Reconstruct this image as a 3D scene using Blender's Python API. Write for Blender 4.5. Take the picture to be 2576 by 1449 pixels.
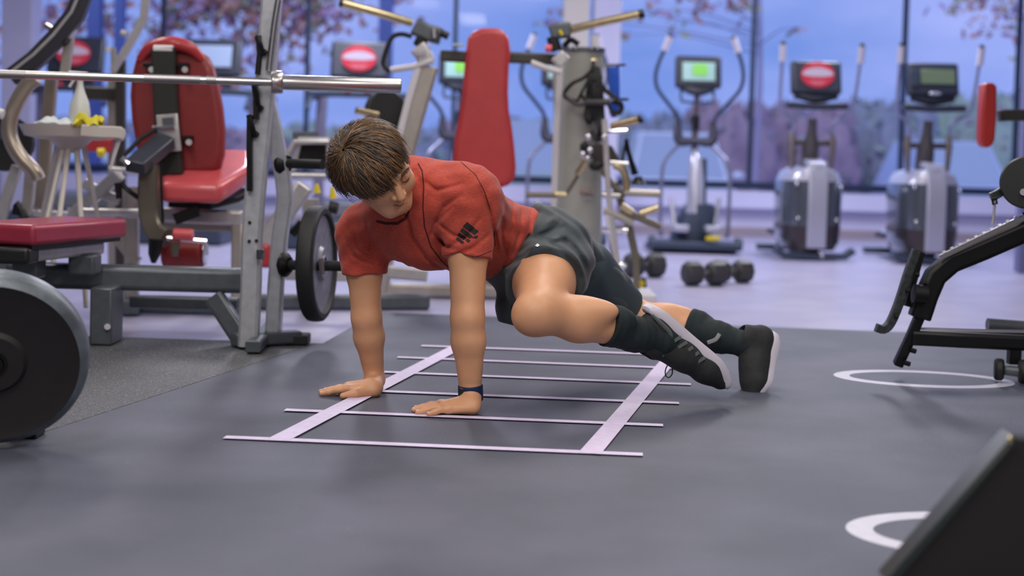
import bpy, bmesh, math, random
import numpy as np
from mathutils import Vector, Matrix
for _o in list(bpy.data.objects): bpy.data.objects.remove(_o)
scene = bpy.context.scene
COL = scene.collection
# ------------------------------------------------------------ camera, world, lights, exposure
F_PX, PCX, PCY = 3577.8, 1288.0, 540.0
CAM_H, PITCH, ROLL = 0.767, math.radians(2.385), 0.0265
cam_d = bpy.data.cameras.new('camera'); cam = bpy.data.objects.new('camera', cam_d); COL.objects.link(cam)
cam_d.lens = 50; cam_d.sensor_width = 36; cam_d.shift_y = -(724.5-PCY)/2576.0; cam_d.clip_end = 400
CAM_R = Matrix.Rotation(math.pi/2-PITCH, 3, 'X') @ Matrix.Rotation(ROLL, 3, 'Z')
cam.matrix_world = Matrix.Translation((0, 0, CAM_H)) @ CAM_R.to_4x4()
cam_d.dof.use_dof = True; cam_d.dof.focus_distance = 4.25; cam_d.dof.aperture_fstop = 1.8
scene.camera = cam
scene.view_settings.view_transform = 'Standard'; scene.view_settings.look = 'None'
scene.view_settings.gamma = 1.0; scene.view_settings.use_curve_mapping = False
scene.view_settings.exposure = 0.0

def srgb(c):
    if isinstance(c, str): c = [int(c[i:i+2], 16) for i in (0, 2, 4)]
    return tuple(((x/255)/12.92 if x/255 <= 0.04045 else ((x/255+0.055)/1.055)**2.4) for x in c[:3]) + (1.0,)

world = bpy.data.worlds.new('dusk_sky'); scene.world = world; world.use_nodes = True
nt = world.node_tree; nt.nodes.clear()
wo = nt.nodes.new('ShaderNodeOutputWorld'); bg = nt.nodes.new('ShaderNodeBackground')
tc = nt.nodes.new('ShaderNodeTexCoord'); mp = nt.nodes.new('ShaderNodeMapping'); mp.inputs['Scale'].default_value = (1, 1, 2.6)
nz = nt.nodes.new('ShaderNodeTexNoise'); nz.inputs['Scale'].default_value = 4.2; nz.inputs['Detail'].default_value = 5; nz.inputs['Roughness'].default_value = .5
cr = nt.nodes.new('ShaderNodeValToRGB')
cr.color_ramp.elements[0].position = .36; cr.color_ramp.elements[0].color = srgb((110, 140, 208))
cr.color_ramp.elements[1].position = .68; cr.color_ramp.elements[1].color = srgb((166, 176, 234))
nt.links.new(tc.outputs['Generated'], mp.inputs[0]); nt.links.new(mp.outputs[0], nz.inputs['Vector'])
nt.links.new(nz.outputs['Fac'], cr.inputs[0]); nt.links.new(cr.outputs[0], bg.inputs[0]); nt.links.new(bg.outputs[0], wo.inputs[0])
bg.inputs[1].default_value = 1.22

def area_light(name, loc, size, energy, col=(1, 1, 1), aim=None, sy=None):
    l = bpy.data.lights.new(name, 'AREA'); l.energy = energy; l.color = col; l.size = size
    l.shape = 'RECTANGLE'; l.size_y = sy or size
    o = bpy.data.objects.new(name, l); COL.objects.link(o); o.location = loc
    if aim is not None: o.rotation_euler = (Vector(aim)-Vector(loc)).to_track_quat('-Z', 'Y').to_euler()
    return o
WARM = (1.0, .93, .86)
CEIL = 3.6
for nm, lx, ly, lsx, lsy, le in (('ceiling_lamp', -1.7, 3.6, .5, 2.2, 70), ('ceiling_lamp', 1.7, 3.0, .5, 2.2, 60), ('ceiling_lamp', 0.3, 5.6, .5, 2.2, 75),
        ('ceiling_lamp', -3.0, 7.4, .5, 2.2, 95), ('ceiling_lamp', 1.2, 8.6, .5, 2.2, 110), ('ceiling_lamp', -1.5, 11.5, .5, 2.2, 120),
        ('ceiling_lamp', 3.0, 11.8, .5, 2.2, 120), ('ceiling_lamp', -0.9, 0.4, .5, 2.2, 190), ('ceiling_lamp', 1.6, -.6, .5, 2.2, 170)):  # last lamp added behind the camera to light surfaces facing it
    area_light(nm, (lx, ly, CEIL-.09), lsx, le*(.60 if ly < 9 else 1.12), WARM if ly < 9 else (.86, .87, 1.0), (lx, ly, 0), lsy)

sun_d = bpy.data.lights.new('outdoor_fill_sun', 'SUN'); sun_d.energy = .9; sun_d.angle = math.radians(25); sun_d.color = (1, .93, .88)  # unseen lamp added to brighten the hedge and trees outside
sun_o = bpy.data.objects.new('outdoor_fill_sun', sun_d); COL.objects.link(sun_o); sun_o.location = (0, -5, 12)
sun_o.rotation_euler = Vector((.25, .80, -.62)).to_track_quat('-Z', 'Y').to_euler()

# ------------------------------------------------------------ projection helpers (turn a spot of the view into a place in the room)
CAM_O = Vector((0, 0, CAM_H))
def ray(px, py): return CAM_R @ Vector(((px-PCX)/F_PX, -(py-PCY)/F_PX, -1.0))
def P(px, py, Y):
    d = ray(px, py); return CAM_O + d*(Y/d.y)
def G(px, py, z=0.0):
    d = ray(px, py); return CAM_O + d*((z-CAM_H)/d.z)
def pix(p):
    c = CAM_R.transposed() @ (Vector(p)-CAM_O)
    return (PCX + F_PX*c.x/-c.z, PCY - F_PX*c.y/-c.z)
def lerp(a, b, t): return a+(b-a)*t

# ------------------------------------------------------------ materials
MATS = {}
def mat(name, col, rough=.5, metal=0.0, noise=0.0, nscale=20, bump=0.0, bscale=80, spec=.5, emit=0.0, col2=None, stretch=None, coat=0, trans=0, alpha=1, sheen=0):
    if name in MATS: return MATS[name]
    m = bpy.data.materials.new(name); m.use_nodes = True; t = m.node_tree; b = t.nodes['Principled BSDF']
    c = srgb(col); b.inputs['Base Color'].default_value = c; b.inputs['Roughness'].default_value = rough
    b.inputs['Metallic'].default_value = metal; b.inputs['Specular IOR Level'].default_value = spec
    if coat: b.inputs['Coat Weight'].default_value = coat
    if trans: b.inputs['Transmission Weight'].default_value = trans
    if sheen: b.inputs['Sheen Weight'].default_value = sheen
    if emit: b.inputs['Emission Color'].default_value = c; b.inputs['Emission Strength'].default_value = emit
    tcn = None
    def coords():
        g = t.nodes.new('ShaderNodeTexCoord'); out = g.outputs['Object']
        if stretch:
            mm = t.nodes.new('ShaderNodeMapping'); mm.inputs['Scale'].default_value = stretch; t.links.new(out, mm.inputs[0]); out = mm.outputs[0]
        return out
    if noise or col2:
        co = coords(); n = t.nodes.new('ShaderNodeTexNoise'); n.inputs['Scale'].default_value = nscale; n.inputs['Detail'].default_value = 6
        t.links.new(co, n.inputs['Vector']); r = t.nodes.new('ShaderNodeValToRGB'); r.color_ramp.elements[0].position = .35; r.color_ramp.elements[1].position = .65
        c2 = srgb(col2) if col2 else tuple(min(1, x*(1+noise)) for x in c[:3])+(1,)
        c1 = c if col2 else tuple(x*(1-noise) for x in c[:3])+(1,)
        r.color_ramp.elements[0].color = c1; r.color_ramp.elements[1].color = c2
        t.links.new(n.outputs['Fac'], r.inputs[0]); t.links.new(r.outputs[0], b.inputs['Base Color'])
    if bump:
        co = coords(); n = t.nodes.new('ShaderNodeTexNoise'); n.inputs['Scale'].default_value = bscale; n.inputs['Detail'].default_value = 5
        t.links.new(co, n.inputs['Vector']); bu = t.nodes.new('ShaderNodeBump'); bu.inputs['Strength'].default_value = bump; bu.inputs['Distance'].default_value = .004
        t.links.new(n.outputs['Fac'], bu.inputs['Height']); t.links.new(bu.outputs[0], b.inputs['Normal'])
    MATS[name] = m; return m

M_STEEL = mat('grey_painted_steel', (190, 194, 200), .34, .4, .08, 30)
M_STEELD = mat('dark_grey_painted_steel', (94, 100, 106), .42, .45, .08, 30)
M_SILVER = mat('silver_painted_tube', (196, 194, 194), .34, .5, .06, 25)
M_CHROME = mat('chrome', (225, 225, 228), .14, 1.0)
M_CHROMED = mat('brushed_bar_steel', (196, 194, 192), .26, 1.0, .08, 60, stretch=(1, 30, 30))
M_BLACK = mat('black_plastic', (22, 24, 26), .42, 0, 0)
M_BLACKR = mat('black_rubber', (24, 25, 27), .6, 0, .15, 60, .2, 120)
M_BLACKM = mat('black_powder_coated_steel', (17, 17, 18), .42, .3)
M_IRON = mat('worn_iron_plate', (92, 92, 98), .42, .75, .25, 26, .25, 60)
M_RED = mat('red_vinyl_upholstery', (178, 52, 56), .42, 0, .07, 12, .08, 160, coat=.15)
M_RED2 = mat('crimson_vinyl_upholstery', (150, 44, 66), .42, 0, .06, 12, .08, 160, coat=.15)
M_REDD = mat('deep_red_vinyl', (128, 24, 24), .45, 0, .07, 12, .08, 160)
M_BRASS = mat('worn_brass_horn', (206, 190, 150), .3, .9, .1, 30)
M_WHITEP = mat('white_plastic', (214, 212, 214), .4)
M_TAN = mat('warm_grey_frame_paint', (174, 168, 160), .38, .4, .06, 20)
M_YEL = mat('yellow_plastic', (222, 200, 30), .5)
M_GREYP = mat('grey_plastic_housing', (118, 122, 134), .35, .1)

# ------------------------------------------------------------ mesh helpers
def basis(d, up=None):
    d = Vector(d).normalized(); up = Vector(up) if up is not None else Vector((0, 0, 1))
    if abs(d.dot(up.normalized())) > .985: up = Vector((0, 1, 0)) if abs(d.y) < .9 else Vector((1, 0, 0))
    s = d.cross(up).normalized(); u = s.cross(d).normalized()
    return d, s, u
def smooth_path(pts, n=5):
    pts = [Vector(p) for p in pts]
    if len(pts) < 3: return pts
    q = [pts[0]*2-pts[1]]+pts+[pts[-1]*2-pts[-2]]; out = []
    for i in range(1, len(q)-2):
        a, b, c, d = q[i-1], q[i], q[i+1], q[i+2]
        for k in range(n):
            t = k/n
            out.append(.5*((2*b)+(c-a)*t+(2*a-5*b+4*c-d)*t*t+(3*b-a-3*c+d)*t**3))
    out.append(pts[-1]); return out
class MB:
    def __init__(self): self.v = []; self.f = []
    def ring_loft(self, rings, cap=True, closed=False):
        n = len(rings[0]); b = len(self.v)
        for r in rings: self.v += [tuple(p) for p in r]
        m = len(rings)
        for i in range(m if closed else m-1):
            for j in range(n):
                a0 = b+i*n+j; a1 = b+i*n+(j+1) % n; c0 = b+((i+1) % m)*n+j; c1 = b+((i+1) % m)*n+(j+1) % n
                self.f.append((a0, a1, c1, c0))
        if cap and not closed:
            self.f.append(tuple(b+j for j in reversed(range(n)))); self.f.append(tuple(b+(m-1)*n+j for j in range(n)))
        return self
    def tube(self, pts, r, n=10, smooth=0, flat=None, up=None, cap=True, closed=False):
        """round tube; flat=(w,h) sweeps a rounded rectangle instead"""
        pts = [Vector(p) for p in pts]
        if smooth: 
            if isinstance(r, (list, tuple)):
                rr = []; 
                for i in range(len(r)-1):
                    rr += [lerp(r[i], r[i+1], k/smooth) for k in range(smooth)]
                r = rr+[r[-1]]
            pts = smooth_path(pts, smooth)
        m = len(pts); rings = []
        if not isinstance(r, (list, tuple)): r = [r]*m
        prev = None
        for i, p in enumerate(pts):
            if closed: d = (pts[(i+1) % m]-pts[i-1])
            elif i == 0: d = pts[1]-pts[0]
            elif i == m-1: d = pts[-1]-pts[-2]
            else: d = (pts[i+1]-p).normalized()+(p-pts[i-1]).normalized()
            if d.length < 1e-9: d = Vector((0, 0, 1))
            d.normalize()
            if prev is None: _, s, u = basis(d, up)
            else:
                u = prev-d*prev.dot(d)
                if u.length < 1e-6: _, s, u = basis(d, up)
                u.normalize(); s = d.cross(u)
            if up is not None: _, s, u = basis(d, up)
            prev = u
            if flat:
                w, h = flat[0]/2, flat[1]/2; c = min(w, h)*.28; k = r[i] if r[i] else 1
                prof = [(w-c, h), (-(w-c), h), (-w, h-c), (-w, -(h-c)), (-(w-c), -h), (w-c, -h), (w, -(h-c)), (w, h-c)]
                # mitre stretch left out on purpose: bends are gentle
                rings.append([p+s*x*k+u*y*k for x, y in prof])
            else:
                rings.append([p+(s*math.cos(2*math.pi*j/n)+u*math.sin(2*math.pi*j/n))*r[i] for j in range(n)])
        return self.ring_loft(rings, cap, closed)
    def beam(self, pts, w, h, up=None, smooth=0): return self.tube(pts, [1]*(len(pts)) if not smooth else 1, flat=(w, h), up=up, smooth=smooth)
    def lathe(self, prof, o, axis=(0, 0, 1), n=24, cap=True):
        """prof: list of (radius, height along axis)"""
        d, s, u = basis(axis); o = Vector(o)
        rings = [[o+d*h+(s*math.cos(2*math.pi*j/n)+u*math.sin(2*math.pi*j/n))*max(r, 1e-4) for j in range(n)] for r, h in prof]
        return self.ring_loft(rings, cap)
    def box(self, c, size, rot=None, taper=1.0):
        c = Vector(c); x, y, z = [k/2 for k in size]; R = rot if rot is not None else Matrix.Identity(3); b = len(self.v)
        for sz in (-1, 1):
            k = 1 if sz < 0 else taper
            for sx, sy in ((-1, -1), (1, -1), (1, 1), (-1, 1)): self.v.append(tuple(c+R @ Vector((sx*x*k, sy*y*k, sz*z))))
        for f in ((0, 3, 2, 1), (4, 5, 6, 7), (0, 1, 5, 4), (1, 2, 6, 5), (2, 3, 7, 6), (3, 0, 4, 7)): self.f.append(tuple(b+i for i in f))
        return self
    def prism(self, pts, vec):
        """extrude a polygon by vec"""
        b = len(self.v); n = len(pts); vec = Vector(vec)
        self.v += [tuple(Vector(p)) for p in pts]+[tuple(Vector(p)+vec) for p in pts]
        self.f.append(tuple(b+i for i in reversed(range(n)))); self.f.append(tuple(b+n+i for i in range(n)))
        for i in range(n): self.f.append((b+i, b+(i+1) % n, b+n+(i+1) % n, b+n+i))
        return self
    def sphere(self, c, r, n=12, sc=(1, 1, 1), rot=None):
        c = Vector(c); R = rot if rot is not None else Matrix.Identity(3); rings = []
        for i in range(1, n):
            th = math.pi*i/n
            rings.append([c+R @ Vector((r*sc[0]*math.sin(th)*math.cos(2*math.pi*j/(2*n)), r*sc[1]*math.sin(th)*math.sin(2*math.pi*j/(2*n)), -r*sc[2]*math.cos(th))) for j in range(2*n)])
        return self.ring_loft(rings)

def mesh_obj(name, mb, m, parent=None, bevel=0, subsurf=0, sharp=35, origin=None, extra=None):
    me = bpy.data.meshes.new(name)
    base = Vector((0, 0, 0))
    if origin is not None: base = Vector(origin)
    elif parent is not None: base = Vector(parent['_base']) if '_base' in parent else Vector((0, 0, 0))
    vs = [(x-base.x, y-base.y, z-base.z) for x, y, z in mb.v]
    me.from_pydata(vs, [], mb.f); me.validate(verbose=False)
    bm = bmesh.new(); bm.from_mesh(me); bmesh.ops.recalc_face_normals(bm, faces=bm.faces); bm.to_mesh(me); bm.free()
    me.materials.append(m)
    for e in (extra or []): me.materials.append(e)
    for p in me.polygons: p.use_smooth = True
    me.set_sharp_from_angle(angle=math.radians(sharp))
    o = bpy.data.objects.new(name, me); COL.objects.link(o)
    if parent is not None: o.parent = parent
    elif origin is not None: o.location = base
    o['_base'] = list(base)
    if bevel:
        b = o.modifiers.new('bevel', 'BEVEL'); b.width = bevel; b.segments = 2 if bevel < .012 else 4; b.limit_method = 'ANGLE'; b.angle_limit = math.radians(40)
    if subsurf:
        b = o.modifiers.new('subsurf', 'SUBSURF'); b.levels = subsurf; b.render_levels = subsurf
    return o
def thing(name, label, cat, loc, group=None):
    o = bpy.data.objects.new(name, None); COL.objects.link(o); o.empty_display_size = .1
    o.location = Vector(loc); o['_base'] = list(Vector(loc)); o['label'] = label; o['category'] = cat
    if group: o['group'] = group
    return o
def tag(o, label, cat, group=None):
    o['label'] = label; o['category'] = cat
    if group: o['group'] = group
    return o
def struct(name, mb, m, bevel=0, parent=None):
    o = mesh_obj(name, mb, m, parent=parent, bevel=bevel)
    if parent is None: o['kind'] = 'structure'
    return o
def copy_tree(o, parent=None):
    c = o.copy(); COL.objects.link(c)
    if parent is not None: c.parent = parent
    for ch in list(o.children): copy_tree(ch, c)
    return c
# ============================================================ THE SETTING
WALL_Y = 14.7
X0, X1 = -7.5, 7.5
YB = -2.2
# --- light vinyl floor
m_vinyl = mat('pale_lilac_vinyl_floor', (162, 160, 190), .36, 0, 0, 3, .06, 30, col2=(178, 174, 200))
fl = MB().box(((X0+X1)/2, (YB+WALL_Y)/2, -.05), (X1-X0+.6, WALL_Y-YB+.6, .1))
struct('floor', fl, m_vinyl)
# --- rubber gym flooring: speckled base and a smooth mat
def floor_mat_material(name, base, alt, speck, sc, amt):
    m = mat(name, base, .56, 0, 0, 2.3, .35, 260, col2=alt, spec=.4)
    t = m.node_tree; b = t.nodes['Principled BSDF']; src = b.inputs['Base Color'].links[0].from_socket
    g = t.nodes.new('ShaderNodeTexCoord'); v = t.nodes.new('ShaderNodeTexNoise'); v.inputs['Scale'].default_value = sc; v.inputs['Detail'].default_value = 2
    r = t.nodes.new('ShaderNodeValToRGB'); r.color_ramp.elements[0].position = amt; r.color_ramp.elements[1].position = amt+.04
    mx = t.nodes.new('ShaderNodeMixRGB'); mx.inputs[2].default_value = srgb(speck)
    t.links.new(g.outputs['Object'], v.inputs['Vector']); t.links.new(v.outputs['Fac'], r.inputs[0]); t.links.new(r.outputs[0], mx.inputs[0])
    t.links.new(src, mx.inputs[1]); t.links.new(mx.outputs[0], b.inputs['Base Color'])
    return m
m_smooth = floor_mat_material('smooth_dark_rubber', (72, 77, 90), (90, 93, 108), (150, 150, 162), 160, .735)
# a soft scuffed layer
m_speck = floor_mat_material('speckled_dark_rubber', (68, 72, 76), (84, 86, 90), (142, 142, 146), 190, .60)
RZ = .004
e0 = G(950, 787); e1 = G(2150, 833); edge_d = (e1-e0).normalized()
farR = e0+edge_d*9
mat_corner = G(812, 866)
l0 = G(124, 1087); l1 = G(365, 1008); ld = (l1-l0).normalized()
left_near = l0-ld*6
t_ = (mat_corner.y-l0.y)/ld.y; left_far = l0+ld*t_
smooth_poly = [(left_near.x, left_near.y), (X1-.1, left_near.y), (X1-.1, farR.y-.02), (farR.x if farR.x < X1-.1 else X1-.1, farR.y), (e0.x, e0.y), (mat_corner.x, mat_corner.y), (left_far.x, mat_corner.y)]
smooth_poly = [(left_near.x, YB+.1), (X1-.1, YB+.1), (X1-.1, e0.y+(X1-.1-e0.x)*edge_d.y/edge_d.x), (e0.x, e0.y), (mat_corner.x, mat_corner.y), (left_far.x, mat_corner.y), (left_near.x, max(YB+.1, left_near.y))]
if left_near.y < YB+.1:
    tt = (YB+.1-l0.y)/ld.y; q = l0+ld*tt; smooth_poly = [(q.x, q.y)]+smooth_poly[1:-1]
mb = MB().prism([(x, y, 0) for x, y in smooth_poly], (0, 0, RZ))
o = struct('floor_mat_smooth', mb, m_smooth)
q0 = smooth_poly[0]
mb = MB().prism([(X0+.1, YB+.1, 0), (q0[0]-.006, YB+.1, 0), (left_far.x-.006, mat_corner.y, 0), (X0+.1, mat_corner.y+.25, 0)], (0, 0, RZ-.0005))
struct('floor_mat_speckled', mb, m_speck)
# --- white tape grid
m_tape = mat('white_floor_tape', (218, 206, 236), .55, 0, .05, 40, .1, 200)
tape = thing('floor_tape_grid', 'white tape ladder grid stuck on the dark rubber floor under the person', 'floor marking', G(1090, 1040, RZ))
def strip(a, b, w, name, lift):
    a, b = Vector(a), Vector(b); d = (b-a).normalized(); s = Vector((-d.y, d.x, 0))*w/2
    mbx = MB().prism([a-s, b-s, b+s, a+s], (0, 0, .0006)); mbx.v = [(x, y, z+lift) for x, y, z in mbx.v]
    return mesh_obj(name, mbx, m_tape, tape)
for k, (xa, ya, xb, yb) in enumerate([(565, 1103, 1617, 1147), (717, 1034, 1668, 1073), (850, 982.5, 1708, 1017), (935, 937, 1738, 969.5), (1000, 901, 1760, 931), (1060, 872, 1740, 897)]):
    strip(G(xa, ya, RZ), G(xb, yb, RZ), .036, 'tape_strip', RZ)
strip(G(700, 1110, RZ), G(1165, 868, RZ), .06, 'tape_rail', RZ+.0007)
strip(G(1483, 1145, RZ), G(1707, 880, RZ), .058, 'tape_rail', RZ+.0007)
# --- oval floor marks
def oval(cx, cy, name, label):
    c = G(cx, cy, RZ); a, b_, w = .318, .2, .056; n = 72; mbx = MB()
    rot = math.radians(-4); b = 0
    for r_, zz in ((0, 0), (1, 0)):
        pass
    outer = []; inner = []
    for i in range(n):
        t = 2*math.pi*i/n
        for lst, aa, bb in ((outer, a, b_), (inner, a-w, b_-w)):
            x, y = aa*math.cos(t), bb*math.sin(t)
            lst.append((c.x+x*math.cos(rot)-y*math.sin(rot), c.y+x*math.sin(rot)+y*math.cos(rot)))
    for z in (RZ, RZ+.0008):
        mbx.v += [(x, y, z) for x, y in outer]+[(x, y, z) for x, y in inner]
    for i in range(n):
        j = (i+1) % n
        mbx.f.append((2*n+i, 2*n+j, 3*n+j, 3*n+i)); mbx.f.append((i, n+i, n+j, j)); mbx.f.append((i, j, 2*n+j, 2*n+i)); mbx.f.append((n+i, 3*n+i, 3*n+j, n+j))
    o = mesh_obj(name, mbx, mat('pale_floor_paint', (196, 194, 208), .5, 0, .05, 30), origin=(c.x, c.y, RZ)); return tag(o, label, 'floor marking')
oval(2520, 1350, 'oval_floor_mark', 'large pale oval painted on the floor at the near right by the black board')
oval(2323, 953, 'oval_floor_mark', 'pale oval painted on the floor under the black bench at the right')
# --- walls
m_wall = mat('lilac_white_wall', (206, 206, 238), .6, 0, .03, 2)
m_room = mat('room_wall_paint', (168, 166, 176), .7)
s14 = F_PX/WALL_Y
SILL = .50
WTOP = 3.3
struct('wall_back', MB().box(((X0+X1)/2, WALL_Y+.12, SILL/2-.02), (X1-X0+.4, .24, SILL-.04)).box(((X0+X1)/2, WALL_Y+.12, (WTOP+CEIL)/2), (X1-X0+.4, .24, CEIL-WTOP)), m_wall)
struct('wall_left', MB().box((X0-.1, (YB+WALL_Y)/2, CEIL/2), (.2, WALL_Y-YB+.2, CEIL)), m_room)
struct('wall_right', MB().box((X1+.1, (YB+WALL_Y)/2, CEIL/2), (.2, WALL_Y-YB+.2, CEIL)), m_room)
struct('wall_front', MB().box(((X0+X1)/2, YB-.1, CEIL/2), (X1-X0+.4, .2, CEIL)), m_room)
struct('ceiling', MB().box(((X0+X1)/2, (YB+WALL_Y)/2, CEIL+.08), (X1-X0+.4, WALL_Y-YB+.3, .16)), mat('ceiling_paint', (196, 194, 200), .8))
struct('baseboard_back', MB().box(((X0+X1)/2, WALL_Y-.02, .045), (X1-X0, .04, .09)), mat('beige_baseboard', (158, 146, 158), .6), .004)
# radiator casing ledge under the windows
struct('trim_1', MB().box(((X0+X1)/2, WALL_Y-.06, .30), (X1-X0, .10, .03)), m_wall, .004)
# lamp housings on the ceiling
for lo in [o for o in COL.objects if o.type == 'LIGHT' and o.data.type == 'AREA']:
    x, y, z = lo.location
    lamp_n = globals().get('lamp_n', -1)+1; t_ = thing('ceiling_light', 'long white ceiling light fitting above '+['the foreground left floor', 'the foreground right floor', 'the tape grid', 'the leg machine', 'the press machine', 'the treadmills', 'the drum cross trainers', 'the empty floor at the left of the camera', 'the empty floor at the right of the camera, added as front fill'][lamp_n], 'ceiling light', (x, y, CEIL), 'ceiling lights above the gym')
    mesh_obj('housing', MB().box((x, y, CEIL-.035), (.6, 2.3, .07)), M_WHITEP, t_, .01)
# --- window band: mullions, frame, panes
m_frame = mat('dark_blue_window_frame', (38, 52, 78), .45, .2)
m_glass = bpy.data.materials.new('window_glass'); m_glass.use_nodes = True
_t = m_glass.node_tree; _b = _t.nodes['Principled BSDF']; _o = _t.nodes['Material Output']
_tr = _t.nodes.new('ShaderNodeBsdfTransparent'); _tr.inputs[0].default_value = (.93, .95, 1, 1)
_gl = _t.nodes.new('ShaderNodeBsdfGlossy'); _gl.inputs['Roughness'].default_value = .03; _mx = _t.nodes.new('ShaderNodeMixShader'); _fr = _t.nodes.new('ShaderNodeFresnel'); _fr.inputs[0].default_value = 1.15
_t.links.new(_fr.outputs[0], _mx.inputs[0]); _t.links.new(_tr.outputs[0], _mx.inputs[1]); _t.links.new(_gl.outputs[0], _mx.inputs[2]); _t.links.new(_mx.outputs[0], _o.inputs['Surface'])
mull = [P(x, 250, WALL_Y).x for x in (-341, 30, 408, 772, 1144, 1522, 1896, 2278, 2566)]
mull = [X0+.05, mull[0]-1.56]+mull+[mull[-1]+1.5, X1-.05]
for i in range(len(mull)-1):
    a, b = mull[i], mull[i+1]; w = thing('window_%d' % (i+1), '', '', ((a+b)/2, WALL_Y+.06, SILL)); del w['label']; del w['category']; w['kind'] = 'structure'
    fr = MB().box(((a+b)/2, WALL_Y+.06, SILL+.02), (b-a, .10, .075)).box(((a+b)/2, WALL_Y+.06, WTOP-.03), (b-a, .10, .06))
    fr.box((b-.017, WALL_Y+.06, (SILL+WTOP)/2), (.034, .07, WTOP-SILL)); fr.box((a+.005, WALL_Y+.06, (SILL+WTOP)/2), (.010, .07, WTOP-SILL))
    mesh_obj('frame', fr, m_frame, w)
    mesh_obj('pane', MB().box(((a+b)/2, WALL_Y+.07, (SILL+WTOP)/2), (b-a-.03, .008, WTOP-SILL-.06)), m_glass, w)
# pillars in front of the windows
def pillar(xa, xb, name, m, Y=WALL_Y-.35, d=.3):
    a, b = P(xa, 300, Y).x, P(xb, 300, Y).x
    return struct(name, MB().box(((a+b)/2, Y+d/2, CEIL/2), (b-a, d, CEIL)), m, .01)
pillar(1410, 1476, 'trim_2', mat('cream_pillar_paint', (214, 206, 200), .6))
pillar(1486, 1556, 'trim_3', m_wall, WALL_Y-.30)
pillar(0, 78, 'trim_4', m_wall)
# --- outside
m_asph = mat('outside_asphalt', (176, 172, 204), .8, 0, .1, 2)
g = struct('ground_outside', MB().box((0, WALL_Y+45, -.45), (130, 89.4, .1)), m_asph)
random.seed(4)
def blob_mesh(c, rx, ry, rz, seed, n=14, amp=.22):
    rnd = random.Random(seed); mbx = MB(); ph = [rnd.uniform(0, 6.28) for _ in range(8)]; rings = []
    for i in range(1, n):
        th = math.pi*i/n; ring = []
        for j in range(2*n):
            a = math.pi*j/n
            k = 1+amp*(math.sin(3*a+ph[0])*math.sin(4*th+ph[1])+.6*math.sin(7*a+ph[2]+5*th)+.35*math.sin(12*a+ph[3]-9*th)+.5*rnd.uniform(-.4, .4))
            ring.append((c[0]+rx*k*math.sin(th)*math.cos(a), c[1]+ry*k*math.sin(th)*math.sin(a), c[2]-rz*k*math.cos(th)))
        rings.append(ring)
    return mbx.ring_loft(rings)
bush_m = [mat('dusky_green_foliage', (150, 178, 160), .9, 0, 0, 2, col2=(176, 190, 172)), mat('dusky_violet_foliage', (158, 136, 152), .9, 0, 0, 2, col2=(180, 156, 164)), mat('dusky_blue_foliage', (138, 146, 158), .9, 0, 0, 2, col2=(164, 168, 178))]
bush_names = ['greyish green', 'violet brown', 'dark blue green']
def leafy(c, rx, ry, rz, seed, n):
    rnd = random.Random(seed); mbx = MB()
    for _ in range(n):
        while True:
            p = Vector([rnd.uniform(-1, 1) for _ in range(3)])
            if .25 < p.length < 1: break
        q = Vector((c[0]+p.x*rx, c[1]+p.y*ry, c[2]+p.z*rz)); s = rnd.uniform(.10, .22)
        d1 = Vector([rnd.uniform(-1, 1) for _ in range(3)]).normalized(); d2 = d1.orthogonal().normalized()
        b = len(mbx.v); mbx.v += [tuple(q-d1*s), tuple(q+d2*s*.45), tuple(q+d1*s), tuple(q-d2*s*.45)]; mbx.f.append((b, b+1, b+2, b+3))
    return mbx
hues = [2, 0, 1, 2, 1, 0, 2, 1, 0, 2, 1, 1, 2, 0, 2]
tops = [300, 325, 305, 318, 330, 322, 326, 300, 312, 296, 270, 268, 262, 244, 236]
def shrub(i, px, top_py, Y, c, label):
    top = P(px, top_py, Y); rz = (top.z+.4)/2
    t = thing('hedge_shrub', label, 'shrub', (top.x, Y, -.4), 'shrubs in the hedge outside')
    mesh_obj('foliage', blob_mesh((top.x, Y, rz-.4), .80, .7, rz, i, 14, .16), bush_m[c], t)
    lf = mesh_obj('leaves', leafy((top.x, Y, rz-.35), .86, .76, rz*1.06, i+50, 200), bush_m[(c+1) % 3], t); lf['kind'] = 'stuff'
where = ['left of the far left pillar', 'left of the white cleaning tray', 'behind the far left treadmill', 'behind the machine with the curved tubes', 'behind the red back pad', 'behind the squat rack', 'behind the treadmill beside the rack', 'left of the tall red pad', 'behind the tall red pad', 'right of the tall red pad', 'behind the pale column', 'behind the green screen cross trainer', 'between the green screen and red sign cross trainers', 'behind the red sign cross trainer', 'between the two drum cross trainers']
for i in range(15):
    px = -150+i*203
    shrub(i, px, tops[min(14, i)], 34.0, hues[i], bush_names[hues[i]]+' front hedge shrub '+where[i])
for i in range(14):
    px = -50+i*203
    shrub(i+20, px, tops[min(14, i+1)]-4, 36.6, hues[(i+1) % 15], bush_names[hues[(i+1) % 15]]+' rear hedge shrub '+where[i])
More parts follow.
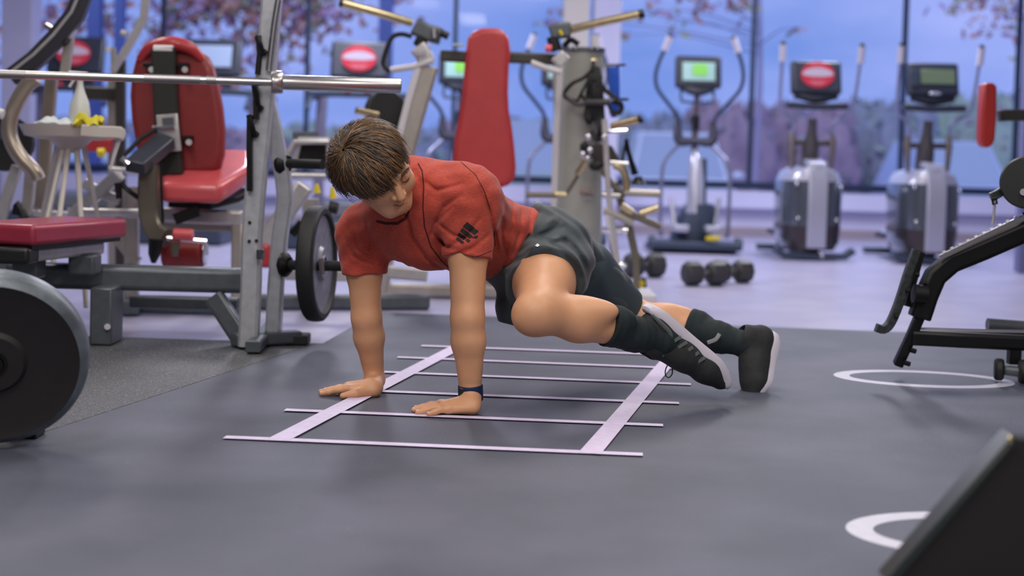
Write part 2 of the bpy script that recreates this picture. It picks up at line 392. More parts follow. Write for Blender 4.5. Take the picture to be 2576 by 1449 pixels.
# autumn trees just outside
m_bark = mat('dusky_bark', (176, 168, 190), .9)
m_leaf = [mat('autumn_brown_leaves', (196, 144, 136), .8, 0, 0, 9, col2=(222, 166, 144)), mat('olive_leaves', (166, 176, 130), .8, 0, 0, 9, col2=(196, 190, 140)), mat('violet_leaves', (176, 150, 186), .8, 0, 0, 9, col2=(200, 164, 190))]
def tree(base, h, boughs, label, seed):
    rnd = random.Random(seed); t = thing('autumn_tree', label, 'tree', base)
    b0 = Vector(base); mesh_obj('trunk', MB().tube([b0, b0+Vector((.05, 0, h*.5)), b0+Vector((-.05, 0, h))], [.05, .04, .02], 8, 3), m_bark, t)
    sets = [MB(), MB(), MB()]; br = MB()
    for (px, py, Y, r, n) in boughs:
        c = P(px, py, Y); st = b0+Vector((0, 0, max(1.6, min(h, c.z+.4))))
        br.tube([st, lerp(st, c, .6)+Vector((0, 0, .12)), c], [.012, .008, .004], 6, 3)
        for _ in range(n):
            q = c+Vector((rnd.gauss(0, r), rnd.gauss(0, r*.7), rnd.gauss(0, r*.8))); s = rnd.uniform(.045, .10); k = rnd.choice([0, 0, 1, 2])
            d1 = Vector([rnd.uniform(-1, 1) for _ in range(3)]).normalized(); d2 = d1.orthogonal().normalized(); m_ = sets[k]
            b = len(m_.v); m_.v += [tuple(q-d1*s), tuple(q+d2*s*.6), tuple(q+d1*s), tuple(q-d2*s*.6)]; m_.f.append((b, b+1, b+2, b+3))
    mesh_obj('boughs', br, m_bark, t)
    for k in range(3):
        o = mesh_obj('leaves', sets[k], m_leaf[k], t); o['kind'] = 'stuff'
Yt = 18.5
tree((P(640, 300, 20).x, 20, -.4), 4.2, [(480, 10, Yt, .22, 150), (560, 5, Yt, .24, 190), (620, -10, Yt, .3, 200), (730, 0, Yt, .26, 160), (420, 30, Yt, .25, 80), (700, 25, Yt, .3, 130), (760, 80, Yt, .22, 60), (640, 110, Yt, .18, 45), (830, 20, Yt, .25, 70), (520, 150, Yt, .15, 22), (720, 165, Yt, .16, 30), (600, 190, Yt, .12, 14), (870, 50, Yt, .16, 26), (400, 80, Yt, .14, 50), (1000, -30, Yt, .22, 40), (440, 210, Yt, .12, 10)], 'autumn tree with sparse brown and olive leaves outside the left windows', 7)
tree((P(-420, 300, 20.5).x, 20.5, -.4), 4.2, [(120, 40, Yt, .22, 70), (160, 90, Yt, .16, 40), (230, 20, Yt, .22, 60), (40, 120, Yt, .16, 30), (262, 60, Yt, .14, 50), (-60, 60, Yt, .3, 60)], 'autumn tree with brown leaves outside the far left window', 8)
tree((P(1900, 300, 21).x, 21, -.4), 4.6, [(1760, 15, Yt, .12, 40), (1860, 5, Yt, .14, 44), (1700, 60, Yt, .1, 10), (1640, 30, Yt, .1, 10), (1570, 90, Yt, .08, 6), (1400, 30, Yt, .1, 10), (2010, 80, Yt, .05, 4), (1360, 60, Yt, .06, 4)], 'bare autumn tree outside above the middle cross trainer', 9)
tree((P(2640, 300, 21).x, 21, -.4), 4.6, [(2420, 20, Yt, .16, 30), (2460, 75, Yt, .08, 8), (2540, 40, Yt, .16, 26), (2500, 10, Yt, .2, 30), (2560, 100, Yt, .1, 8)], 'bare autumn tree outside the far right window', 10)
# exterior posts of the porch
for px, w in ((968, 34), (238, 34), (300, 22)):
    a = P(px-w/2, 200, 17.2).x; b = P(px+w/2, 200, 17.2).x
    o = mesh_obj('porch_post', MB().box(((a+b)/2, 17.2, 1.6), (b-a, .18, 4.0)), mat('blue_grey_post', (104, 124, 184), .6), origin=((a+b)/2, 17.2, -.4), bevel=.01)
    tag(o, {968: 'blue grey porch post outside behind the single treadmill console', 238: 'broad blue grey porch post outside at the left', 300: 'slim blue grey porch post outside at the left'}[px], 'post')
# parked cars
def car(cx, Y, label, body_col, w=1.8, roof_z=1.2, gz=-.4, L=3.9):
    t = thing('parked_car', label, 'car', (cx, Y, gz)); mb_ = mat(label[:24], body_col, .3, .2, coat=.5); h = roof_z-gz
    secs = [(0, .42, .60, .86), (.08, .30, .70, .96), (.9, .26, .80, 1.0), (3.0, .26, .82, 1.0), (3.7, .28, .78, .96), (L, .42, .62, .86)]
    rings = []
    for y, z0, z1, k in secs:
        hw = w/2*k; rings.append([(cx-hw*.94, Y+y, gz+z0), (cx+hw*.94, Y+y, gz+z0), (cx+hw, Y+y, gz+(z0+z1)/2), (cx+hw*.93, Y+y, gz+z1), (cx-hw*.93, Y+y, gz+z1), (cx-hw, Y+y, gz+(z0+z1)/2)])
    mesh_obj('body', MB().ring_loft(rings), mb_, t, .03)
    cab = []
    for y, z, k in ((.85, .80, .90), (1.45, h, .68), (3.0, h, .68), (3.75, .82, .86)):
        hw = w/2*k; cab.append([(cx-hw, Y+y, gz+z), (cx+hw, Y+y, gz+z), (cx+w/2*.88, Y+y+.01, gz+.78), (cx-w/2*.88, Y+y+.01, gz+.78)])
    mesh_obj('cabin', MB().ring_loft([[r[3], r[2], r[1], r[0]] for r in cab]), mb_, t, .04)
    gm = mat('car_glass', (176, 190, 206), .25)
    mesh_obj('windscreen', MB().prism([(cx-w*.40, Y+.93, gz+.86), (cx+w*.40, Y+.93, gz+.86), (cx+w*.315, Y+1.39, gz+h-.07), (cx-w*.315, Y+1.39, gz+h-.07)], (0, -.03, .02)), gm, t)
    for s in (-1, 1):
        mesh_obj('headlight', MB().sphere((cx+s*w*.36, Y+.07, gz+.60), .1, 8, (1.5, .5, .8)), mat('headlight_glass', (200, 205, 225), .15), t)
        mesh_obj('mirror', MB().sphere((cx+s*w*.53, Y+1.0, gz+.93), .09, 8, (1.2, .6, .8)), mb_, t)
        for yy in (.75, 3.15):
            mesh_obj('wheel', MB().lathe([(.12, -.1), (.31, -.1), (.32, 0), (.31, .1), (.12, .1)], (cx+s*w*.43, Y+yy, gz+.32), (1, 0, 0), 20), M_BLACKR, t)
    mesh_obj('grille', MB().box((cx, Y+.03, gz+.46), (w*.5, .05, .12)), M_BLACK, t, .01)
car(P(1728, 400, 22.5).x, 22.5, 'white car parked outside behind the middle cross trainer', (226, 230, 238), 1.85, P(1728, 333, 23.9).z)
car(P(2470, 400, 22.5).x, 22.5, 'pale blue car parked outside at the far right window', (196, 206, 226), 1.75, P(2470, 357, 23.9).z)
car(P(1310, 400, 24).x, 24, 'grey car parked outside left of the pillar', (176, 190, 190), 1.8, P(1310, 300, 25.4).z)
car(P(180, 400, 23).x, 23, 'dark blue car parked outside behind the white cleaning tray', (90, 110, 150), 1.8, P(180, 330, 24.4).z)
# ============================================================ LEFT SIDE MACHINES
def T(root, name, pts, r, m, smooth=0, n=12, flat=None, up=None, bevel=0, closed=False, cap=True):
    """tube whose points are given as (px, py, Y)"""
    return mesh_obj(name, MB().tube([P(*p) for p in pts], r, n, smooth, flat, up, cap, closed), m, root, bevel)
def ppm(Y): return F_PX/Y
FW = Vector((0, 1, 0))
# ---------------- squat rack with barbell
YR = 5.4
zb = G(640, 884)
rk = thing('squat_rack', 'grey steel squat rack with leaning upright holding the barbell at the left', 'rack', (P(632, 700, YR).x, YR, RZ))
def to_floor(px, Y, z=RZ): # point on the floor below a spot
    q = P(px, 700, Y); return Vector((q.x, Y, z))
ft = to_floor(620, YR)
mesh_obj('upright', MB().tube([P(700, -60, YR), P(684, 0, YR), P(662, 290, YR), P(642, 490, YR), P(634, 600, YR), P(632, 720, YR), Vector((P(632, 720, YR).x-.006, YR, RZ+.01))], 1, flat=(.072, .075), up=FW), M_STEEL, rk)
mesh_obj('rear_upright', MB().tube([P(672, 255, YR+.04), P(690, 330, YR+.06), P(712, 440, YR+.10), P(718, 500, YR+.12), P(704, 600, YR+.13), P(694, 720, YR+.13), to_floor(690, YR+.14, RZ+.01)], 1, flat=(.058, .07), up=FW), M_STEEL, rk)
T(rk, 'front_cover', [(700, 0, YR-.06), (690, 60, YR-.06), (676, 178, YR-.055)], .012, M_CHROMED)
mesh_obj('foot', MB().beam([to_floor(590, YR+.02, RZ+.03), to_floor(755, YR+.16, RZ+.03)], .07, .05), M_STEELD, rk, .004)
mesh_obj('foot', MB().beam([to_floor(640, YR-.15, RZ+.028), to_floor(690, YR+.5, RZ+.028)], .06, .045), M_STEELD, rk, .004)
mesh_obj('rubber_foot', MB().box(to_floor(752, YR+.16, RZ+.022), (.09, .1, .04)), M_BLACKR, rk, .006)
for pts in ([(652, 90, YR-.03), (655, 135, YR-.03), (650, 188, YR-.03)], [(640, 200, YR-.05), (646, 250, YR-.05), (646, 300, YR-.05)], [(630, 290, YR-.05), (629, 380, YR-.05), (630, 480, YR-.045)]):
    T(rk, 'hook_plate', pts, 1, M_BLACKM, flat=(.02, .05), up=FW)
for px, py, l in ((650, 92, 42), (640, 204, 70), (629, 290, 50)):
    T(rk, 'bar_hook', [(px-3, py, YR-.07), (px+4, py+l*.5, YR-.075), (px+11, py+l, YR-.06), (px+18, py+l-6, YR-.05)], .011, M_BLACKM, 3, 8)
for (px, py) in ((627, 607), (645, 606), (628, 560)):
    T(rk, 'bolt_hole', [(px, py, YR-.032), (px, py, YR-.042)], .007, M_BLACKM, n=8)
for (x0, x1, y) in ((706, 812, 412), (708, 872, 668)):
    a, b = P(x0-6, y-2, YR+.1), P(x1, y+2, YR-.02)
    peg = mesh_obj('storage_peg', MB().tube([a, b], .019 if y < 500 else .02, 14), M_BLACKR, rk)
    d = (b-a).normalized(); mesh_obj('peg_flange', MB().lathe([(.048, 0), (.048, .012), (.03, .03)], a+d*.02, d, 20), M_BLACKM, peg)
T(rk, 'chrome_knob', [(655, 628, YR-.06), (655, 652, YR-.06)], .016, M_CHROME, n=10)
# plate on the peg
pa, pb = P(708, 666, YR+.1), P(872, 670, YR+.09); pd = (pb-pa).normalized()
pc = P(798, 663, YR+.095)
def plate(root_name, label, c, axis, R, Tk, m_rim, m_face, hub=.026, kind='weight plate', lip=.03, name='weight_plate', grp=None):
    t = thing(name, label, kind, c, grp)
    mesh_obj('rim', MB().lathe([(R*.80, -Tk/2), (R-.012, -Tk/2), (R-.003, -Tk*.38), (R, -Tk*.15), (R, Tk*.15), (R-.003, Tk*.38), (R-.012, Tk/2), (R-lip, Tk/2), (R-lip-.008, Tk*.28), (R*.55, Tk*.24)], c, axis, 64, False), m_rim, t)
    mesh_obj('disc', MB().lathe([(R-lip, -Tk*.26), (R-lip, Tk*.26), (.07, Tk*.22), (.06, Tk*.46), (.034, Tk*.48), (.034, -Tk*.48), (.06, -Tk*.46), (.07, -Tk*.22)], c, axis, 48, False).ring_loft([]) if False else MB().lathe([(.027, -Tk*.46), (.06, -Tk*.46), (.07, -Tk*.25), (R-lip-.002, -Tk*.3), (R-lip-.002, Tk*.3), (.07, Tk*.25), (.06, Tk*.46), (.027, Tk*.46), (.027, -Tk*.46)], c, axis, 48, False), m_face, t)
    mesh_obj('hub_ring', MB().lathe([(.0262, -Tk*.5), (.034, -Tk*.5), (.034, Tk*.5), (.0262, Tk*.5), (.0262, -Tk*.5)], c, axis, 24, False), M_CHROMED, t)
    return t
plate('p', 'grey and black weight plate hung on the rack peg behind the person', pc, (1, -.10, 0.02), .225, .065, M_BLACKR, mat('pale_iron_face', (140, 140, 150), .4, .5, .2, 26, .2, 60))
T(rk, 'peg_clip', [(808, 650, YR-.02), (812, 690, YR-.02)], .012, M_CHROMED, n=8)
# barbell
bb = thing('barbell', 'chrome barbell resting across the hooks of the squat rack', 'barbell', P(500, 200, YR-.12))
B0, B1 = P(-330, 177, YR-.30), P(1008, 216, YR-.05)
bd = (B1-B0).normalized()
def along(px):
    # point of the bar axis seen at image column px
    lo, hi = 0., 1.
    for _ in range(40):
        m_ = (lo+hi)/2
        if pix(lerp(B0, B1, m_))[0] < px: lo = m_
        else: hi = m_
    return lerp(B0, B1, (lo+hi)/2)
A = along(682); A2 = along(712)
knm = mat('knurled_bar_steel', (168, 166, 168), .42, 1.0, .15, 700)
sh = mesh_obj('shaft', MB().tube([B0, A], .0152, 16), M_CHROMED, bb)
mesh_obj('knurling', MB().tube([along(362), along(505)], .0160, 16), knm, bb)
mesh_obj('knurling', MB().tube([along(519), along(545)], .0160, 16), knm, bb)
mesh_obj('knurling', MB().tube([B0, along(64)], .0160, 16), knm, bb)
mesh_obj('collar', MB().lathe([(.02, 0), (.040, .002), (.043, .006), (.043, (A2-A).length-.006), (.039, (A2-A).length)], A, bd, 28), M_CHROMED, bb)
L = (B1-A2).length
mesh_obj('sleeve', MB().lathe([(.028, 0), (.028, L*.992), (.0265, L), (.02, L)], A2, bd, 28), M_CHROMED, bb)
mesh_obj('end_cap', MB().lathe([(.019, 0), (.019, .002), (.005, .0022)], B1, bd, 20), M_BLACK, bb)
# ---------------- bench at the left
YB5 = 4.95
bn = thing('flat_bench', 'flat weight bench with thick crimson pad at the left edge', 'bench', to_floor(120, YB5+.2))
c0 = P(86, 600, YB5)  # near corner column
top_z = P(86, 566, YB5).z; th = .075
A_ = P(86, 563, YB5); Bq = P(322, 551, YB5+.62)
dx = Vector((Bq.x-A_.x, Bq.y-A_.y, 0)); L_ = dx.length; dn = dx.normalized(); dl = Vector((-dn.y, dn.x, 0))
if dl.x > 0: dl = -dl
pz = top_z-th
poly = [A_, A_+dn*L_, A_+dn*L_+dl*.29, A_+dl*.29]
mesh_obj('pad', MB().prism([Vector((p.x, p.y, pz)) for p in poly], (0, 0, th)), M_RED2, bn, .018)
mesh_obj('pad_board', MB().prism([Vector((p.x, p.y, pz-.014))+(dn*.02+dl*.02) for p in [poly[0]]]+[Vector((poly[1].x, poly[1].y, pz-.014))+(-dn*.02+dl*.02), Vector((poly[2].x, poly[2].y, pz-.014))+(-dn*.02-dl*.02), Vector((poly[3].x, poly[3].y, pz-.014))+(dn*.02-dl*.02)], (0, 0, .014)), M_BLACK, bn)
ctr = (poly[0]+poly[1]+poly[2]+poly[3])/4
mesh_obj('frame_rail', MB().beam([Vector((A_.x, A_.y, pz-.04))+dn*.06+dl*.1, Vector((A_.x, A_.y, pz-.04))+dn*(L_-.06)+dl*.1], .07, .05), M_SILVER, bn, .006)
mesh_obj('frame_rail', MB().beam([Vector((A_.x, A_.y, pz-.045))+dn*.02+dl*.22, Vector((A_.x, A_.y, pz-.045))+dn*(L_-.06)+dl*.22], .05, .05), M_STEELD, bn, .006)
mesh_obj('seat_block', MB().box(P(15, 640, YB5+.05), (.2, .12, .06)), M_BLACK, bn, .015)
for (xa, xb) in ((30, 98), (172, 240)):
    px = (xa+xb)/2; Y = YB5+.22 if xa < 100 else YB5+.42
    w = (xb-xa)/ppm(Y); q = P(px, 640, Y)
    zl0, zl1 = .27, pz-.055; mesh_obj('leg', MB().box((q.x, Y+.04, (zl0+zl1)/2), (w, .1, zl1-zl0)), M_STEELD, bn, .012)
# raised cross beam from the bench to the rack, with foot block and brace
fr = thing('bench_station_frame', 'dark grey tubular base frame running from the bench to the squat rack', 'frame', to_floor(330, 5.62))
Yf = 5.6
def Z(py, px, Y): return P(px, py, Y).z
beam_a, beam_b = P(20, 690, Yf-.1), P(612, 706, Yf)
mesh_obj('cross_beam', MB().beam([beam_a, beam_b], .1, .098, up=(0, 0, 1)), M_STEELD, fr, .01)
mesh_obj('beam_top_cover', MB().beam([P(332, 678, Yf-.01), P(608, 688, Yf-.01)], .075, .012, up=(0, 0, 1)), M_SILVER, fr, .004)
mesh_obj('lower_beam', MB().beam([P(330, 758, Yf+.2), P(600, 764, Yf+.2)], .07, .05, up=(0, 0, 1)), M_STEELD, fr, .008)
mesh_obj('foot_block', MB().box((P(268, 800, Yf-.15).x, Yf-.15, .115), (.085, .16, .22)), M_STEELD, fr, .008)
mesh_obj('foot_bolt', MB().tube([P(270, 822, Yf-.23), P(270, 822, Yf-.25)], .012, 10), M_CHROME, fr)
mesh_obj('brace', MB().beam([P(540, 748, Yf-.05), P(608, 852, Yf-.12)], .075, .06, up=FW), M_STEELD, fr, .008)
mesh_obj('foot_block', MB().box((P(70, 800, Yf-.15).x, Yf-.15, .12), (.1, .16, .23)), M_STEELD, fr, .008)
# ---------------- big weight plate in the foreground left
fm = mat('foreground_rubber_plate', (30, 27, 28), .62, 0, .08, 30, .1, 60)
rm = mat('scuffed_lit_plate_rim', (96, 104, 112), .42, .25, .3, 14, .25, 70)  # pale grey stands in for light caught on the rounded lip
cpl = P(-14, 899, 3.47)
ax = Vector((.26, -.93, -.27)).normalized()
t = thing('foreground_weight_plate', 'big black rubber weight plate with scuffed rim coloured as lit, cut off by the left edge', 'weight plate', cpl)
R_, Tk = .224, .085
mesh_obj('rim', MB().lathe([(.15, -Tk/2), (R_-.02, -Tk/2), (R_-.008, -Tk*.42), (R_, -Tk*.25), (R_, Tk*.22), (R_-.007, Tk*.38), (R_-.022, Tk/2)], cpl, ax, 96, False), rm, t)
mesh_obj('face', MB().lathe([(R_-.022, Tk/2), (R_-.045, Tk*.42), (.08, Tk*.36), (.07, Tk*.5), (.028, Tk*.5), (.0275, -Tk*.5), (.15, -Tk*.5)], cpl, ax, 96, False), fm, t)
mesh_obj('hub_ring', MB().lathe([(.026, -Tk*.5), (.034, -Tk*.5), (.034, Tk*.53), (.026, Tk*.53), (.026, -Tk*.5)], cpl, ax, 32, False), M_BLACKM, t)
mesh_obj('carry_peg', MB().tube([cpl+ax*.05, cpl-ax*.22], .024, 16), M_BLACKM, t)
sp = thing('plate_stand', 'low black stand carrying the big foreground plate at the left', 'stand', (cpl.x-.05, cpl.y+.2, RZ))
mesh_obj('post', MB().beam([Vector((cpl.x+.0, cpl.y+.2, cpl.z+.08)), Vector((cpl.x+.0, cpl.y+.2, RZ+.03))], .06, .06, up=FW), M_BLACKM, sp, .005)
mesh_obj('base', MB().box((cpl.x-.12, cpl.y+.2, RZ+.02), (.34, .08, .04)), M_BLACKM, sp, .005)

# ---------------- seated leg machine with red back pad
YM = 6.5
lm = thing('leg_curl_machine', 'seated leg machine with tall red back pad and pink red seat', 'gym machine', to_floor(430, YM))
def outline_pad(name, pts, Y, d, m, root, bevel=.025, seg=True, yshift=None):
    """padded cushion: outline given in picture columns/rows on the plane at depth Y, thickness d away from the viewer"""
    w = [P(px, py, Y) for px, py in pts]
    return mesh_obj(name, MB().prism(w, (0, d, 0)), m, root, bevel, sharp=50)
back = [(338, 150), (352, 128), (385, 112), (430, 105), (472, 112), (500, 128), (520, 142), (534, 170), (546, 215), (556, 270), (562, 330), (560, 390), (552, 420), (535, 434), (480, 440), (400, 440), (360, 425), (340, 370), (328, 300), (324, 240), (328, 190)]
outline_pad('back_pad', back, YM-.05, .09, mat('shaded_back_pad_vinyl', (134, 40, 42), .45, 0, .05, 12, .08, 160, coat=.1), lm, .03)  # darker red than the other pads stands in for its shaded side
mesh_obj('head_roll', MB().tube([P(352, 150, YM-.04), P(380, 122, YM-.06), (P(430, 110, YM-.07)), P(478, 122, YM-.06), P(508, 150, YM-.04)], [.02, .03, .035, .03, .02], 12, 4), M_RED, lm)
T(lm, 'spine', [(412, 122, YM-.10), (420, 300, YM-.10), (432, 438, YM-.10)], 1, mat('machine_spine_olive_black', (44, 46, 42), .5, .2), flat=(.105, .06), up=FW)
T(lm, 'spine_cap', [(388, 125, YM-.11), (436, 126, YM-.11)], .022, M_WHITEP, n=10)
for px, py in ((378, 172), (462, 172), (472, 355)):
    T(lm, 'pad_bracket', [(px-14, py-8, YM-.09), (px+12, py-8, YM-.09)], 1, M_BLACKM, flat=(.06, .02), up=(0, 0, 1))
    T(lm, 'bracket_bolt', [(px+3, py+3, YM-.10), (px+3, py+3, YM-.13)], .014, M_SILVER, n=10)
o = T(lm, 'adjuster_plate', [(420, 288, YM-.15), (424, 330, YM-.15), (430, 382, YM-.15)], 1, M_SILVER, flat=(.095, .02), up=FW, bevel=.008)
T(lm, 'adjuster_bar', [(384, 323, YM-.17), (440, 320, YM-.17)], .012, M_CHROME, n=10)
T(lm, 'adjuster_slot', [(422, 296, YM-.165), (424, 318, YM-.165)], 1, M_STEELD, flat=(.05, .012), up=FW)
# seat
sm = M_RED
seat_t = [P(405, 455, YM-.25), P(540, 455, YM-.25), P(628, 395, YM+.25), P(560, 390, YM+.3), P(500, 430, YM+.1), P(400, 435, YM+.1)]
zt = P(470, 462, YM-.25).z
def seat_pt(px, Y): return Vector((P(px, 440, Y).x, Y, zt+.27*(Y-(YM-.25))))
s0 = [seat_pt(404, YM-.25), seat_pt(556, YM-.25), seat_pt(632, YM+.06), seat_pt(632, YM+.34), seat_pt(404, YM+.34)]
mesh_obj('seat', MB().prism([p-Vector((0, 0, .09)) for p in s0], (0, 0, .09)), mat('seat_vinyl_pink_red', (206, 84, 90), .35, 0, .05, 10, .06, 160, coat=.3), lm, .028)
mesh_obj('seat_pan', MB().tube([P(430, 512, YM-.1), P(520, 518, YM-.1), P(580, 500, YM+.05), P(618, 480, YM+.15)], 1, flat=(.1, .03), up=(0, 0, 1)), M_BLACKM, lm)
# lever plate and curved post
mesh_obj('lever_plate', MB().prism([P(312, 402, YM-.42), P(362, 412, YM-.42), P(440, 345, YM-.2), P(398, 330, YM-.2)], (0, .02, -.05)), mat('dark_lever_plate', (66, 70, 80), .3, .4), lm, .006)
T(lm, 'lever_rod', [(308, 395, YM-.4), (352, 350, YM-.3), (392, 326, YM-.22)], .010, M_BLACKM, n=8)
T(lm, 'lever_rod', [(306, 398, YM-.44), (325, 412, YM-.44)], .014, M_CHROME, n=10)
T(lm, 'curved_post', [(378, 415, YM-.3), (375, 480, YM-.3), (378, 540, YM-.3), (392, 580, YM-.32), (418, 600, YM-.34)], 1, mat('olive_grey_steel', (104, 98, 88), .42, .4), 4, flat=(.085, .08), up=FW)
T(lm, 'post_side_rod', [(404, 410, YM-.33), (406, 470, YM-.33), (410, 560, YM-.33)], .006, M_BLACKM, n=6)
T(lm, 'cable_guide', [(295, 460, YM-.3), (300, 500, YM-.3)], .014, M_BLACKM, n=8)
T(lm, 'small_lever', [(305, 462, YM-.34), (330, 485, YM-.34), (352, 500, YM-.3)], .011, M_BLACKM, 3, n=8)
T(lm, 'hinge_cone', [(392, 602, YM-.4), (388, 640, YM-.4), (386, 662, YM-.4)], [.032, .026, .01], M_BLACKM, n=14)
T(lm, 'hinge_cone', [(440, 610, YM-.36), (440, 645, YM-.36)], [.024, .014], mat('olive_grey_steel', (104, 98, 88)), n=12)
T(lm, 'roller_axle', [(420, 598, YM-.36), (520, 606, YM-.34)], .012, M_CHROME, n=10)
T(lm, 'foot_roller', [(436, 589, YM-.38), (486, 592, YM-.38)], .026, mat('seat_vinyl_pink_red', (206, 90, 98)), n=16, bevel=.006)
T(lm, 'shin_roller', [(412, 632, YM-.2), (512, 636, YM-.2)], .072, M_REDD, n=24, bevel=.015)
T(lm, 'roller_cap', [(514, 636, YM-.2), (519, 636, YM-.2)], .058, M_CHROME, n=24, bevel=.006)
T(lm, 'roller_axle', [(512, 606, YM-.24), (516, 640, YM-.22)], .014, M_CHROME, n=10)
# frame tubes
T(lm, 'frame_tube', [(205, 534, YM-.1), (356, 536, YM-.1)], .02, M_SILVER)
T(lm, 'frame_tube', [(410, 540, YM), (612, 548, YM)], 1, M_SILVER, flat=(.07, .07), up=(0, 0, 1), bevel=.006)
T(lm, 'frame_tube', [(420, 566, YM+.05), (612, 570, YM+.05)], 1, M_TAN, flat=(.05, .05), up=(0, 0, 1))
T(lm, 'frame_tube', [(332, 548, YM), (332, 668, YM)], 1, M_TAN, flat=(.06, .06), up=FW)
T(lm, 'frame_tube', [(330, 470, YM+.1), (330, 560, YM+.1)], 1, M_TAN, flat=(.07, .06), up=FW)
T(lm, 'frame_tube', [(182, 542, YM), (240, 492, YM), (300, 438, YM-.05)], 1, M_SILVER, flat=(.055, .05), up=FW)
T(lm, 'frame_tube', [(212, 460, YM), (258, 488, YM), (300, 505, YM)], 1, M_SILVER, flat=(.045, .04), up=FW)
T(lm, 'frame_tube', [(275, 425, YM+.1), (350, 432, YM+.1)], .014, M_SILVER)
T(lm, 'frame_tube', [(298, 600, YM), (345, 660, YM)], 1, M_TAN, flat=(.05, .05), up=FW)
T(lm, 'side_plate', [(440, 552, YM-.2), (500, 530, YM-.2)], 1, M_BLACKM, flat=(.05, .02), up=FW)
mesh_obj('base_rail', MB().beam([to_floor(250, YM, .04), to_floor(650, YM, .04)], .08, .07), M_STEELD, lm, .008)
mesh_obj('base_rail', MB().beam([to_floor(330, YM-.15, .04), to_floor(330, YM+.5, .04)], .08, .07), M_STEELD, lm, .008)
mesh_obj('leg', MB().beam([P(332, 660, YM), to_floor(332, YM, .04)], .06, .06, up=FW), M_TAN, lm, .005)
mesh_obj('leg', MB().beam([P(600, 560, YM), to_floor(600, YM, .04)], .06, .06, up=FW), M_TAN, lm, .005)
# red seat beside rack of another machine with diagonal silver strut
im = thing('rowing_press_machine', 'silver strut gym machine half hidden behind the squat rack', 'gym machine', to_floor(730, 6.7))
T(im, 'strut', [(640, 640, 6.6), (700, 560, 6.6), (768, 466, 6.6)], 1, M_SILVER, flat=(.085, .07), up=FW, bevel=.008)
T(im, 'column', [(782, 500, 6.9), (782, 700, 6.9)], 1, M_TAN, flat=(.075, .07), up=FW)
mesh_obj('column_foot', MB().beam([P(782, 700, 6.9), to_floor(782, 6.9, .03)], .07, .07, up=FW), M_TAN, im)
mesh_obj('base_rail', MB().beam([to_floor(640, 6.75, .04), to_floor(1080, 6.95, .04)], .08, .07), M_STEELD, im, .008)
T(im, 'seat_cushion', [(660, 640, 6.62), (684, 640, 6.62)], 1, M_RED, flat=(.13, .12), up=(0, 0, 1), bevel=.02)
T(im, 'pin', [(598, 612, 6.6), (604, 640, 6.6), (600, 668, 6.6)], [.016, .012, .014], M_CHROME, 3, n=10)
T(im, 'hand_rail', [(712, 410, 6.8), (742, 358, 6.8), (828, 356, 6.8)], .016, M_SILVER, n=10)
T(im, 'rail', [(720, 690, 6.5), (880, 694, 6.5)], 1, M_SILVER, flat=(.06, .05), up=(0, 0, 1))
mesh_obj('weight_shroud', MB().box(P(790, 392, 6.9), (.14, .08, .12)), M_BLACKM, im, .008)
mesh_obj('shroud_frame', MB().tube([P(735, 430, 6.85), P(756, 350, 6.85), P(826, 350, 6.85), P(830, 430, 6.85)], 1, flat=(.03, .04), up=FW), M_SILVER, im)
T(im, 'top_block', [(738, 345, 6.9), (800, 344, 6.9)], 1, M_STEELD, flat=(.05, .05), up=(0, 0, 1))
T(im, 'cross_rod', [(700, 440, 6.8), (820, 442, 6.8)], .014, M_SILVER, n=10)
for (a, b) in (((796, 462), (798, 486)), ((836, 470), (838, 500))):
    T(im, 'yellow_tab', [(a[0], a[1], 6.5), (b[0], b[1], 6.5)], [.008, .018], M_YEL, n=8)
T(im, 'black_grip', [(828, 520, 6.5), (850, 524, 6.5)], .028, M_BLACKR, n=12)
T(im, 'black_grip', [(735, 590, 6.7), (760, 560, 6.7)], .022, M_BLACKM, n=10)
T(im, 'lower_arm', [(850, 560, 6.7), (862, 610, 6.7), (880, 640, 6.7)], 1, M_TAN, 3, flat=(.05, .05), up=FW)
T(im, 'rail', [(980, 684, 6.9), (1075, 692, 6.9)], 1, M_SILVER, flat=(.07, .06), up=(0, 0, 1))
# ---------------- far left machine with curved silver tubes and dark arm
YA = 6.5
am = thing('plate_loaded_machine', 'machine with curved silver tubes and long dark arm at the far left', 'gym machine', to_floor(40, YA))
T(am, 'dark_arm', [(30, 196, YA), (90, 150, YA), (140, 98, YA), (188, 40, YA), (212, -20, YA), (230, -80, YA)], [1, 1, 1, 1, .9, .9], mat('dark_slate_arm', (60, 60, 68), .4, .3), flat=(.085, .07), up=FW, bevel=.006)
T(am, 'arm_edge', [(22, 186, YA-.04), (84, 138, YA-.04), (134, 88, YA-.04), (180, 30, YA-.04), (205, -30, YA-.04)], .008, M_SILVER, n=8)
T(am, 'curved_tube', [(92, 196, YA-.2), (68, 215, YA-.2), (40, 262, YA-.2), (24, 310, YA-.2), (28, 352, YA-.2), (52, 396, YA-.2), (86, 432, YA-.2), (96, 452, YA-.2)], .034, mat('warm_silver_tube', (168, 156, 142), .32, .6), 4, n=16)
T(am, 'curved_tube', [(38, 250, YA+.05), (16, 300, YA+.05), (10, 350, YA+.05)], .02, M_STEELD, 3)
T(am, 'upright', [(130, 196, YA+.3), (122, 300, YA+.3), (112, 430, YA+.3), (100, 545, YA+.3)], 1, mat('warm_silver_tube', (168, 156, 142)), flat=(.055, .05), up=FW)
T(am, 'upright', [(78, 430, YA), (72, 500, YA), (64, 545, YA)], 1, M_TAN, flat=(.045, .05), up=FW)
T(am, 'leg_strut', [(44, 418, YA-.1), (22, 480, YA-.1), (0, 560, YA-.1)], 1, M_SILVER, flat=(.045, .04), up=FW)
T(am, 'chain_arm', [(60, 545, YA-.15), (46, 515, YA-.15), (40, 540, YA-.15)], .02, M_BLACKM, 3, n=8)
